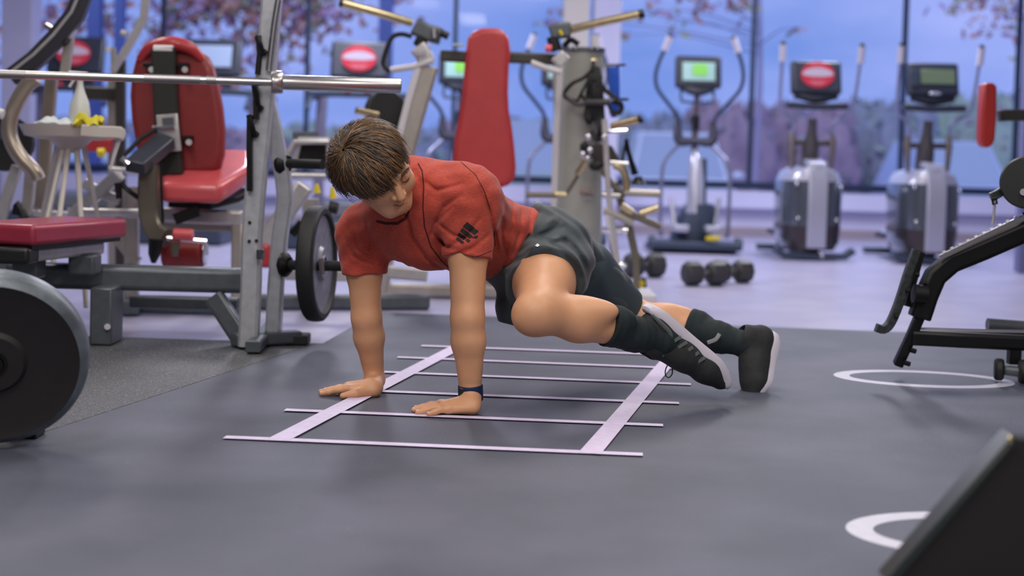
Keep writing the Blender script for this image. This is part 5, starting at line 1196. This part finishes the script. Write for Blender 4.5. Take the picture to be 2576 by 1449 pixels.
# finger nails
nm = mat('finger_nail', (232, 190, 176), .25)
for tips, zc in ((tipsN, cn[2]), (tipsF, cf[2])):
    for p2, p3, d, r in tips:
        rot = Matrix((Vector(d), Vector((-d[1], d[0], 0)), Vector((0, 0, 1)))).transposed(); rot = rot @ Matrix.Rotation(.18, 3, 'Y')
        mesh_obj('finger_nail', MB().sphere(Vector(p3)+Vector((0, 0, r*.68)), 1, 7, (.0062, .0048, .0022), rot), nm, person)
# eyebrows
brm = mat('dark_brown_eyebrow', (66, 46, 34), .8)
for s in (-1, 1):
    mesh_obj('eyebrow', MB().tube([Vector(H(s*.016, .0955, .024)), Vector(H(s*.032, .0885, .029)), Vector(H(s*.050, .074, .024))], [.0032, .004, .002], 8, 4), brm, person)
    mesh_obj('eyelashes', MB().tube([Vector(H(s*.020, .0875, -.004)), Vector(H(s*.032, .0885, -.0065)), Vector(H(s*.044, .080, -.004))], [.0012, .0017, .001], 6, 4), brm, person)
mesh_obj('lips', MB().tube([Vector(H(-.021, .083, -.064)), Vector(H(-.008, .0925, -.0615)), Vector(H(.008, .0925, -.0615)), Vector(H(.021, .083, -.064))], [.001, .0042, .0042, .001], 8, 3).tube([Vector(H(-.018, .083, -.067)), Vector(H(0, .090, -.0695)), Vector(H(.018, .083, -.067))], [.001, .0052, .001], 8, 4), mat('muted_pink_lips', (178, 96, 84), .45), person)

# ---- clothing
def crease(ops, w=.010, dep=.008):
    """folds given as picture polylines on the near side: cut (+) or raised (-)"""
    lines = [([PV(x, y, Y) for x, y in pts], sgn) for pts, Y, sgn in ops]
    def fn(X, Y, Z):
        tot = 0
        for q, sgn in lines:
            best = None; n_ = len(q)-1
            for k_, (a, b) in enumerate(zip(q[:-1], q[1:])):
                abx, abz = b[0]-a[0], b[2]-a[2]; L2 = abx*abx+abz*abz+1e-9; t = np.clip(((X-a[0])*abx+(Z-a[2])*abz)/L2, 0, 1)
                d2 = (X-a[0]-t*abx)**2+(Z-a[2]-t*abz)**2; u = (k_+t)/n_; v = np.exp(-d2/(w*w))*np.sin(np.pi*np.clip(u*.86+.07, 0, 1))**.6
                best = v if best is None else np.maximum(best, v)
            tot = tot+sgn*dep*best
        return tot+0*Y
    return fn
def wav(dir1, f1, dir2, f2, amp, ph=0.):
    d1, d2 = V3(dir1)/np.linalg.norm(dir1), V3(dir2)/np.linalg.norm(dir2)
    return lambda X, Y, Z: amp*1.5*np.sin(f1*(X*d1[0]+Y*d1[1]+Z*d1[2])+1.6*np.sin(f2*(X*d2[0]+Y*d2[1]+Z*d2[2])+ph))
S = Field(); torso(S, .016, .08)
S.cone(SN, CH+lat2*.08+dor*.03, .084, .09, .06); S.cone(SF, CH-lat2*.08+dor*.03, .078, .088, .06)
S.cone(NB+V3(-.01, 0, 0), CH-spn*.05+dor*.05, .082, .09, .05)
S.cone(NB+V3(.03, 0, .0), SN+dor*.03-lat2*.03, .088, .092, .06)
S.cone(SN+dor*.02, BE+dor*.01, .082, .088, .07)
S.cone(BE-dor*.02, CH-dor*.055, .085, .09, .05)
sE = SN+(EN-SN)*.52; S.cone(SN+dor*.012, sE, .088, .0745, .035)
fE = SF+(EF-SF)*.43; S.cone(SF, fE, .082, .070, .035)
# hems
an_ = (EN-SN)/np.linalg.norm(EN-SN); af_ = (EF-SF)/np.linalg.norm(EF-SF)
def cut_near(c, axis, at, R):
    """remove only what lies past the plane near a limb"""
    c, axis = V3(c), V3(axis)
    def fn(X, Y, Z):
        h_ = (X-c[0])*axis[0]+(Y-c[1])*axis[1]+(Z-c[2])*axis[2]-at
        px, py, pz = X-c[0]-axis[0]*(h_+at), Y-c[1]-axis[1]*(h_+at), Z-c[2]-axis[2]*(h_+at)
        return np.maximum(-h_, np.sqrt(px*px+py*py+pz*pz)-R)
    return fn
axn = an_+V3(-.05, 0, .0); axn /= np.linalg.norm(axn)
S.ops.append((cut_near(SN, axn, np.linalg.norm(sE-SN)-.012, .105), None, None, .006, 's'))
S.ops.append((cut_near(SF, af_, np.linalg.norm(fE-SF)+.012, .095), None, None, .006, 's'))
# neck opening
S.ops.append((Field().cone(NB+V3(-.05, -.03, .03), H(0, .01, -.10), .052, .070).ops[0][0], None, None, .012, 's'))
wp = PV(1372, 600, 4.5); bn_ = V3(.80, .25, -.56); bn_ /= np.linalg.norm(bn_); bp_ = PV(1298, 620, 4.45); S.plane(bp_+bn_*.006, bn_, .012)
S.disp(crease([([(1010, 425), (1020, 470), (1022, 540), (1035, 600), (1070, 655), (1128, 700)], 4.22, 1.2), ([(1205, 470), (1232, 530), (1245, 600), (1250, 640)], 4.22, 1.0),
    ([(1100, 560), (1140, 590), (1180, 600)], 4.2, .8), ([(1090, 590), (1120, 620), (1150, 625)], 4.2, 1.), ([(1098, 555), (1118, 520), (1160, 490)], 4.2, .9), ([(1080, 600), (1095, 560), (1140, 520)], 4.2, .8),
    ([(1130, 620), (1180, 590), (1205, 550)], 4.2, .8), ([(1135, 640), (1190, 622), (1230, 590)], 4.2, .8), ([(1070, 455), (1100, 478), (1165, 462)], 4.25, .9), ([(1045, 430), (1060, 460), (1058, 500)], 4.25, .7),
    ([(1265, 545), (1262, 590), (1272, 640)], 4.4, 1.), ([(1290, 520), (1285, 570), (1270, 620)], 4.4, .8), ([(1310, 530), (1310, 580), (1290, 640)], 4.4, .9), ([(1335, 540), (1330, 590), (1300, 650)], 4.4, .8), ([(1285, 600), (1270, 650), (1262, 700)], 4.4, .9),
    ([(890, 590), (900, 630), (940, 655)], 4.35, .8), ([(870, 600), (885, 645), (935, 668)], 4.35, .7), ([(925, 560), (935, 610), (925, 650)], 4.35, .5), ([(1000, 640), (1040, 680), (1090, 720)], 4.3, .5), ([(960, 560), (975, 620), (985, 660)], 4.3, .35)], .0062, .0100))
S.disp(wav((1, .2, .6), 70, (.3, .4, -1), 26, .0017)); S.disp(wav((-.5, .3, 1), 120, (1, .2, .3), 44, .0008, 1.3))
cloth_m = mat('rust_red_jersey', (190, 76, 58), .85, 0, 0, 90, .12, 700, col2=(162, 58, 46), sheen=.12, stretch=(1, 1, 6))
vs_, fs_ = S.mesh(V3(-.62, 4.0, .05), V3(.30, 5.0, .85), .0040)
shirt = np_obj('t_shirt', [(vs_, fs_)], cloth_m, person, smooth_it=1)
# dark inner neck
# ---- shorts
Q = Field()
Q.ell(PE, (.12, .178, .135), (spn, lat2, dor), .05); Q.ell(PE-spn*.03, (.13, .165, .122), (spn, lat2, dor), .05)
tn = KN-HN; tl = np.linalg.norm(tn); tn = tn/tl; tf = KF-HF; tfl = np.linalg.norm(tf); tf = tf/tfl
Q.cone(HN+dor*.005, HN+tn*.26, .122, .122, .05)
Q.cone(PE+V3(.01, 0, .0), PV(1412, 668, 4.44), .10, .095, .05)
Q.cone(HF, HF+tf*.24, .112, .09, .05)
Q.cone(PV(1300, 690, 4.50), PV(1282, 830, 4.48), .07, .040, .05)
Q.ell(BE+spn*.08, (.14, .158, .122), (spn, lat2, dor), .06)
Q.plane(bp_-bn_*.004, -bn_, .01)
Q.ops.append((cut_near(HN, (tn+V3(.16, 0, -.05))/np.linalg.norm(tn+V3(.16, 0, -.05)), .182, .22), None, None, .006, 's'))
Q.ops.append((cut_near(PV(1282, 800, 4.48), (-.1, 0, -1), .02, .12), None, None, .006, 's'))
Q.disp(crease([([(1265, 690), (1300, 640), (1370, 606), (1430, 612)], 4.3, .9), ([(1290, 650), (1345, 618), (1420, 598)], 4.3, -1.), ([(1340, 600), (1385, 580), (1410, 560)], 4.4, 1.), ([(1400, 625), (1440, 660), (1462, 700)], 4.35, 1.), ([(1415, 600), (1450, 630), (1475, 680)], 4.35, .8),
    ([(1360, 590), (1420, 570), (1440, 590)], 4.4, .8), ([(1370, 560), (1395, 545), (1405, 565)], 4.5, -1.), ([(1440, 600), (1468, 640), (1480, 660)], 4.4, -.8), ([(1310, 640), (1380, 612), (1440, 645)], 4.3, .7)], .008, .008))
Q.disp(wav((.2, .3, 1), 62, (1, .2, .1), 20, .0024)); Q.disp(wav((1, .3, .8), 110, (.2, .9, .3), 40, .001, 2.))
short_m = mat('dark_slate_shorts', (52, 62, 68), .75, 0, .08, 60, .12, 500, sheen=.15)
vq, fq = Q.mesh(V3(-.15, 4.05, .12), V3(.42, 5.2, .80), .0046)
np_obj('shorts', [(vq, fq)], short_m, person, smooth_it=1)
# legging on the far thigh
lg = Field(); lg.chain([HF+tf*.1, HF+tf*(tfl*.93)], [.110, .077], .02)
lg.disp(wav((1, 0, .2), 60, (0, 1, 1), 30, .001)); lg.plane(KF-tf*.03, tf, .004)
np_obj('far_thigh_sleeve', [lg.mesh(HF-.3, HF+.4, .006)], mat('slate_legging', (58, 72, 80), .7), person)
# ---- socks
def sock(K, A, t0, label, seed):
    F = Field(); d = (A-K)/np.linalg.norm(A-K); a = K+(A-K)*t0
    F.chain([a-d*.02, K+(A-K)*.75, A, A+d*.005], [.0590, .049, .040, .036], .03); F.ell(a+V3(0, 0, .02), (.07, .049, .049), (d, (0, 1, 0), (0, 0, 1)), .03)
    F.plane(a, -d, .003); F.disp(wav(d, 210, (0, 1, .3), 20, .0004))
    return np_obj('sock', [F.mesh(*box_of(a, A, pad=.11), .0042)], mat('black_green_sock', (26, 38, 42), .85, 0, .1, 60, .2, 400), person)
sock(KN, AN, .52, '', 1); sock(KF, AF, .50, '', 2)
mesh_obj('sock_mark', MB().tube([PV(1600, 828, 4.255), PV(1594, 842, 4.25), PV(1578, 853, 4.252), PV(1560, 858, 4.262)], 1, 8, 4, flat=(.011, .006), up=FW), mat('grey_sock_mark', (150, 152, 154), .8), person)
mesh_obj('sock_mark', MB().tube([PV(1810, 840, 4.72), PV(1800, 854, 4.715), PV(1780, 862, 4.72)], 1, 8, 4, flat=(.012, .006), up=FW), mat('grey_sock_mark', (150, 152, 154)), person)
# ---- shoes
shoe_m = mat('dark_knit_shoe', (40, 42, 44), .75, 0, .15, 60, .2, 300); sole_m = mat('lilac_white_sole', (214, 208, 222), .5); ovl_m = mat('grey_shoe_overlay', (92, 98, 98), .6)
def shoe(name, heel, toe, ankle, solen, label):
    """heel, toe: ends of the sole line; solen: direction the sole faces"""
    heel, toe, ankle = V3(heel), V3(toe), V3(ankle); x = toe-heel; L = np.linalg.norm(x); x /= L; z = -V3(solen); z -= x*(z@x); z /= np.linalg.norm(z); y = np.cross(z, x)
    def at(a, b, c): return heel+x*a*L+y*b+z*c
    root = mesh_obj.__globals__['person']
    F = Field()
    F.ell(at(.17, 0, .050), (.052, .036, .050), (x, y, z), .03); F.chain([at(.15, 0, .045), at(.5, 0, .046), at(.74, 0, .036), at(.91, 0, .032)], [.038, .043, .045, .034], .03)
    F.cone(at(.2, 0, .06), at(.2, 0, .105), .036, .041, .02); F.cone(at(.2, 0, .095), at(.55, 0, .06), .034, .036, .03)
    F.plane(heel+z*.012, -z, .006)
    F.ell(at(.20, 0, .125), (.036, .030, .03), (x, y, z), .008, 's')
    up_ = np_obj('shoe_upper', [F.mesh(*box_of(at(0, 0, 0), at(1, 0, 0), at(.2, 0, .12), pad=.07), .0032)], shoe_m, person)
    Sx = Field()
    pr_ = [(-.01, .012), (.02, .026), (.08, .034), (.20, .037), (.45, .036), (.75, .046), (.93, .034), (.99, .02)]
    outline = [at(a, w, 0) for a, w in pr_]+[at(a, -w, 0) for a, w in reversed(pr_)]
    sp_ = smooth_path([Vector(p) for p in outline]+[Vector(outline[0])], 4)[:-1]
    rings = []
    def off(p, c, k):
        v = V3(list(p)); ctr = at(.5, 0, 0); return Vector(ctr+(v-ctr)*k+z*c)
    for c, k in ((-.008, .96), (-.004, 1.0), (.010, 1.03), (.018, 1.01), (.022, .97)):
        rr = []
        for p in sp_:
            v = V3(list(p)); t = (v-heel)@x/L; bend = .010*max(0, (t-.72)/.28)**2*3+.006*max(0, (.12-t)/.12)
            rr.append(off(p, c+bend, k))
        rings.append(rr)
    mesh_obj('shoe_sole', MB().ring_loft(rings), sole_m, person)
    return at
zn = V3(.62, -.42, .66)
HS = PV(1634, 764, 4.33); TS = PV(1846, 948, 4.42)
atN = shoe('near', HS, TS, AN, (.62, .22, .66), '')
# grey overlay panel with stripes, laces
def patch(at, pts, y0, m, name, th=.003, side=-1):
    mesh_obj(name, MB().prism([Vector(at(a, y0+0.0, c)) for a, c in pts], (0, 0, 0)), m, person)
sd = -1 if (atN(0, -1, 0)-atN(0, 0, 0))[1] < 0 else 1
def shell(at, a, c, o=0.0):
    # point on the visible flank of the shoe
    w = .042-.012*max(0, (c-.03)/.05) - (.0 if a > .25 else .008)
    return Vector(at(a, sd*(w+.008+o), c))
for a0 in (.34, .41, .48, .55, .62):
    mesh_obj('shoe_stripe', MB().tube([shell(atN, a0, .024), shell(atN, a0-.02, .045), shell(atN, a0-.03, .062, -.004)], 1, flat=(.010, .005), up=FW), ovl_m, person)
mesh_obj('heel_counter', MB().tube([shell(atN, .03, .03), shell(atN, .12, .032, .002), shell(atN, .24, .036, .003), shell(atN, .30, .05, .0)], [.004, .008, .008, .004], 8, 4), ovl_m, person)
mesh_obj('shoe_collar', MB().tube([Vector(atN(.05, 0, .085)), shell(atN, .10, .098, -.006), shell(atN, .22, .105, -.004), shell(atN, .34, .098, -.006)], .007, 8, 4), mat('grey_knit_collar', (84, 86, 88), .8), person)
lp = [PV(1690, 905, 4.40), PV(1676, 925, 4.38), PV(1674, 942, 4.38), PV(1682, 950, 4.38), PV(1691, 940, 4.38), PV(1690, 922, 4.38), PV(1684, 905, 4.40)]
mesh_obj('lace_loop', MB().tube(lp, .0019, 6, 4), mat('dark_lace', (34, 34, 34), .8), person)
mesh_obj('lace', MB().tube([PV(1688, 900, 4.39), PV(1712, 894, 4.38), PV(1742, 906, 4.38), PV(1734, 912, 4.38), PV(1700, 902, 4.39)], .0022, 6, 4), mat('green_black_lace', (44, 66, 62), .8), person)
for k in range(4):
    mesh_obj('lace', MB().tube([PV(1688+k*9, 892-k*12, 4.37), PV(1702+k*9, 898-k*14, 4.37)], .0022, 6), mat('green_black_lace', (44, 66, 62)), person)
atF = shoe('far', PV(1950, 842, 4.80), PV(1912, 1008, 4.72), AF, (.9, .3, -.1), '')
# wrist band
wd_ = (EN-WN)/np.linalg.norm(EN-WN); wc_ = WN+wd_*.004
mesh_obj('wrist_band', MB().lathe([(.031, -.026), (.0365, -.023), (.0375, 0), (.037, .021), (.032, .026)], wc_+wd_*.0, wd_, 32), mat('navy_wrist_band', (16, 38, 78), .6), person)
mesh_obj('watch_face', MB().box(Vector(wc_)+Vector((-.026, -.02, .002)), (.018, .026, .032)), M_BLACK, person, .004)
# sleeve emblem: three slanted bars
def surf(px, py, F, y0=4.0, y1=4.9):
    """first hit of the view line with a field"""
    ys = np.linspace(y0, y1, 900); o = np.array([0, 0, CAM_H]); d = np.array(list(ray(px, py))); d /= d[1]; pts = o+d*ys[:, None]
    D = np.full(len(ys), .25)
    for fn, a, b, k, mode in F.ops:
        v = fn(pts[:, 0], pts[:, 1], pts[:, 2])
        if mode == 'u': h_ = np.maximum(k-np.abs(D-v), 0)/max(k, 1e-6); D = np.minimum(D, v)-h_*h_*k*.25
        elif mode in 'si': v = -v if mode == 's' else v; h_ = np.maximum(k-np.abs(D-v), 0)/max(k, 1e-6); D = np.maximum(D, v)+h_*h_*k*.25
        else: D = D+v
    i = np.argmax(D < 0); return Vector(pts[i]) if D[i] < 0 else None
seam_m = mat('dark_red_seam', (70, 22, 20), .9)
def seam(pts, name, r=.0016, m=None):
    q = [surf(x, y, S) for x, y in [(lerp(a[0], b[0], k/6), lerp(a[1], b[1], k/6)) for a, b in zip(pts[:-1], pts[1:]) for k in range(6)]+[pts[-1]]]
    q = [p for p in q if p is not None]
    q = [p for i, p in enumerate(q) if i == 0 or (p-q[i-1]).length < .03]
    if len(q) > 2: mesh_obj(name, MB().tube(q, r, 6), m or seam_m, person)
seam([(1052, 412), (1062, 430), (1066, 470), (1064, 520), (1068, 570), (1084, 620), (1110, 655), (1132, 676)], 'shoulder_seam', .0022)
seam([(1160, 408), (1196, 440), (1218, 480), (1234, 530), (1242, 580), (1246, 620)], 'shoulder_seam', .0015)
seam([(948, 556), (970, 562), (1000, 562), (1022, 548), (1030, 530)], 'collar_rib', .0045)
seam([(1130, 648), (1165, 650), (1205, 644), (1244, 628)], 'sleeve_hem', .0012)
em = mat('black_sleeve_print', (34, 26, 28), .8)
def decal(quad, F, m, name, n=8, lift=.0022):
    mbx = MB(); q = quad
    for i in range(n+1):
        for j in range(n+1):
            u, v = i/n, j/n
            x = (1-u)*(1-v)*q[0][0]+u*(1-v)*q[1][0]+u*v*q[2][0]+(1-u)*v*q[3][0]; y = (1-u)*(1-v)*q[0][1]+u*(1-v)*q[1][1]+u*v*q[2][1]+(1-u)*v*q[3][1]
            p = surf(x, y, F) or P(x, y, 4.2); p = p+(CAM_O-p).normalized()*lift; mbx.v.append(tuple(p))
    for i in range(n):
        for j in range(n): a = i*(n+1)+j; mbx.f.append((a, a+1, a+n+2, a+n+1))
    return mesh_obj(name, mbx, m, person)
for qd in ([(1164, 570), (1175, 558), (1204, 582), (1194, 591)], [(1157, 581), (1164, 573), (1190, 594), (1181, 600)], [(1150, 592), (1156, 584), (1174, 598), (1166, 604)]):
    decal(qd, S, em, 'sleeve_emblem_bar')
for qd in ([(1146, 601), (1152, 596), (1168, 609), (1162, 613)], [(1170, 604), (1176, 600), (1184, 606), (1178, 610)], [(1186, 598), (1194, 594), (1204, 592), (1200, 600)]):
    decal(qd, S, em, 'sleeve_emblem_letter', 4)
decal([(1346, 618), (1352, 612), (1358, 617), (1352, 621)], Q, mat('white_print', (220, 220, 225), .6), 'shorts_emblem', 3)

# ---- hair: a cap under thousands of strands that fan out from the crown
hcen = H(-.017, -.022, .012); HR = V3(.104, .114, .100)*HSC
Hc_ = Field(); Hc_.ell(hcen, V3(.099, .109, .094)*HSC, (hl, hf, hu), .01)
Hc_.ops.append((Field().ell(H(.030, .122, -.078), V3(.088, .062, .084)*HSC, (hl, hf, hu)).ops[0][0], None, None, .02, 's'))
Hc_.ops.append((Field().ell(H(0, .02, -.165), V3(.12, .12, .10)*HSC, (hl, hf, hu)).ops[0][0], None, None, .02, 's'))
vc, fc = Hc_.mesh(HC-.2, HC+.2, .0035)
hair_m = mat('brown_hair', (58, 40, 26), .55, 0, 0, 70, 0, 80, col2=(92, 64, 38), spec=.5)
hair = np_obj('hair', [(vc, fc)], hair_m, person)
rs = random.Random(11)
wh = None
def on_shell(v, k): # v in head axes, projected to the hair ellipsoid scaled by k
    q = v/np.linalg.norm(v/HR); return q*k
_w = V3(-.074, -.088, .036); crown_dir = V3(_w@hl, _w@hf, _w@hu)   # whorl on the crown
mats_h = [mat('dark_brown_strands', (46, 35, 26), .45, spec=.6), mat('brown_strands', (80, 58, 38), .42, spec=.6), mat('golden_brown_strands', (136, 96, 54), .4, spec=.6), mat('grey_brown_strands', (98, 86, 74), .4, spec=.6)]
mbs = [MB() for _ in mats_h]
c0_ = on_shell(crown_dir, 1.0)
t1 = np.cross(c0_/HR, V3(0, 1, 0)); t1 /= np.linalg.norm(t1); t2 = np.cross(c0_, t1); t2 /= np.linalg.norm(t2)
for i in range(7500):
    phi = rs.uniform(0, 2*math.pi); r0 = .003+.17*rs.random()**.8
    d = t1*math.cos(phi)+t2*math.sin(phi); v = on_shell(c0_+d*r0*1.1, 1.0)
    lift = rs.uniform(.97, 1.07)+(.10*rs.random() if rs.random() < .3 else 0); ln = rs.uniform(.06, .115); n = 7; pts = []; cur = v.copy(); swirl = .35+rs.uniform(-.45, .45); ok = True
    for s_ in range(n+1):
        t = s_/n; rad = cur-c0_; rad /= max(1e-6, np.linalg.norm(rad)); nrm = cur/(HR*HR); nrm /= np.linalg.norm(nrm)
        rad -= nrm*(rad@nrm); rad /= max(1e-6, np.linalg.norm(rad)); tang = np.cross(nrm, rad)
        fwd = V3(.15, .9, -.45) if cur[1] > -.02 else V3(0, -.2, -1); fwd = fwd-nrm*(fwd@nrm)
        step = rad*1.0+tang*swirl*(1-.5*t)+fwd*.22
        step /= np.linalg.norm(step)
        kk = 1.0+(lift-1)*math.sin(min(1, t*1.3)*math.pi*.6)
        pts.append(Vector(hcen+hl*cur[0]*kk+hf*cur[1]*kk+hu*cur[2]*kk)); cur = on_shell(cur+step*ln/n, 1.0)
        # hair line: keep the face and neck clear
    end = cur
    lim = -.010-rs.uniform(0, .034)+(.012 if end[0] > .03 else (-.020 if end[0] < -.005 else 0))
    if end[1] > .045 and end[2] < lim: continue
    if end[2] < -.085: continue
    if abs(end[0]) > .07 and end[1] > .02 and end[2] < -.05: continue
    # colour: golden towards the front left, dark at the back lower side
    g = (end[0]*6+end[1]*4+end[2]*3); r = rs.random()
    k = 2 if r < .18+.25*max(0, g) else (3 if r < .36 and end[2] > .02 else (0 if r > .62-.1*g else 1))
    w = rs.uniform(.0009, .0017); m_ = mbs[k]; b = len(m_.v)
    for s_, p in enumerate(pts):
        dd = (pts[min(n, s_+1)]-pts[max(0, s_-1)]).normalized(); nn = (p-Vector(hcen)).normalized(); sd_ = dd.cross(nn).normalized(); ww = w*(1-.75*s_/n)
        m_.v += [tuple(p-sd_*ww), tuple(p+nn*ww*.8), tuple(p+sd_*ww)]
    for s_ in range(n):
        a = b+s_*3; m_.f += [(a, a+1, a+4, a+3), (a+1, a+2, a+5, a+4)]
for m_, mm in zip(mbs, mats_h):
    if m_.f:
        o = mesh_obj('hair_strands', m_, mm, hair, sharp=180); o['kind'] = 'stuff'
print('CHECK chin', pix(H(0, .085, -.115)), 'nose', pix(H(0, .118, -.03)), 'crown', pix(hcen+hl*c0_[0]+hf*c0_[1]+hu*c0_[2]))
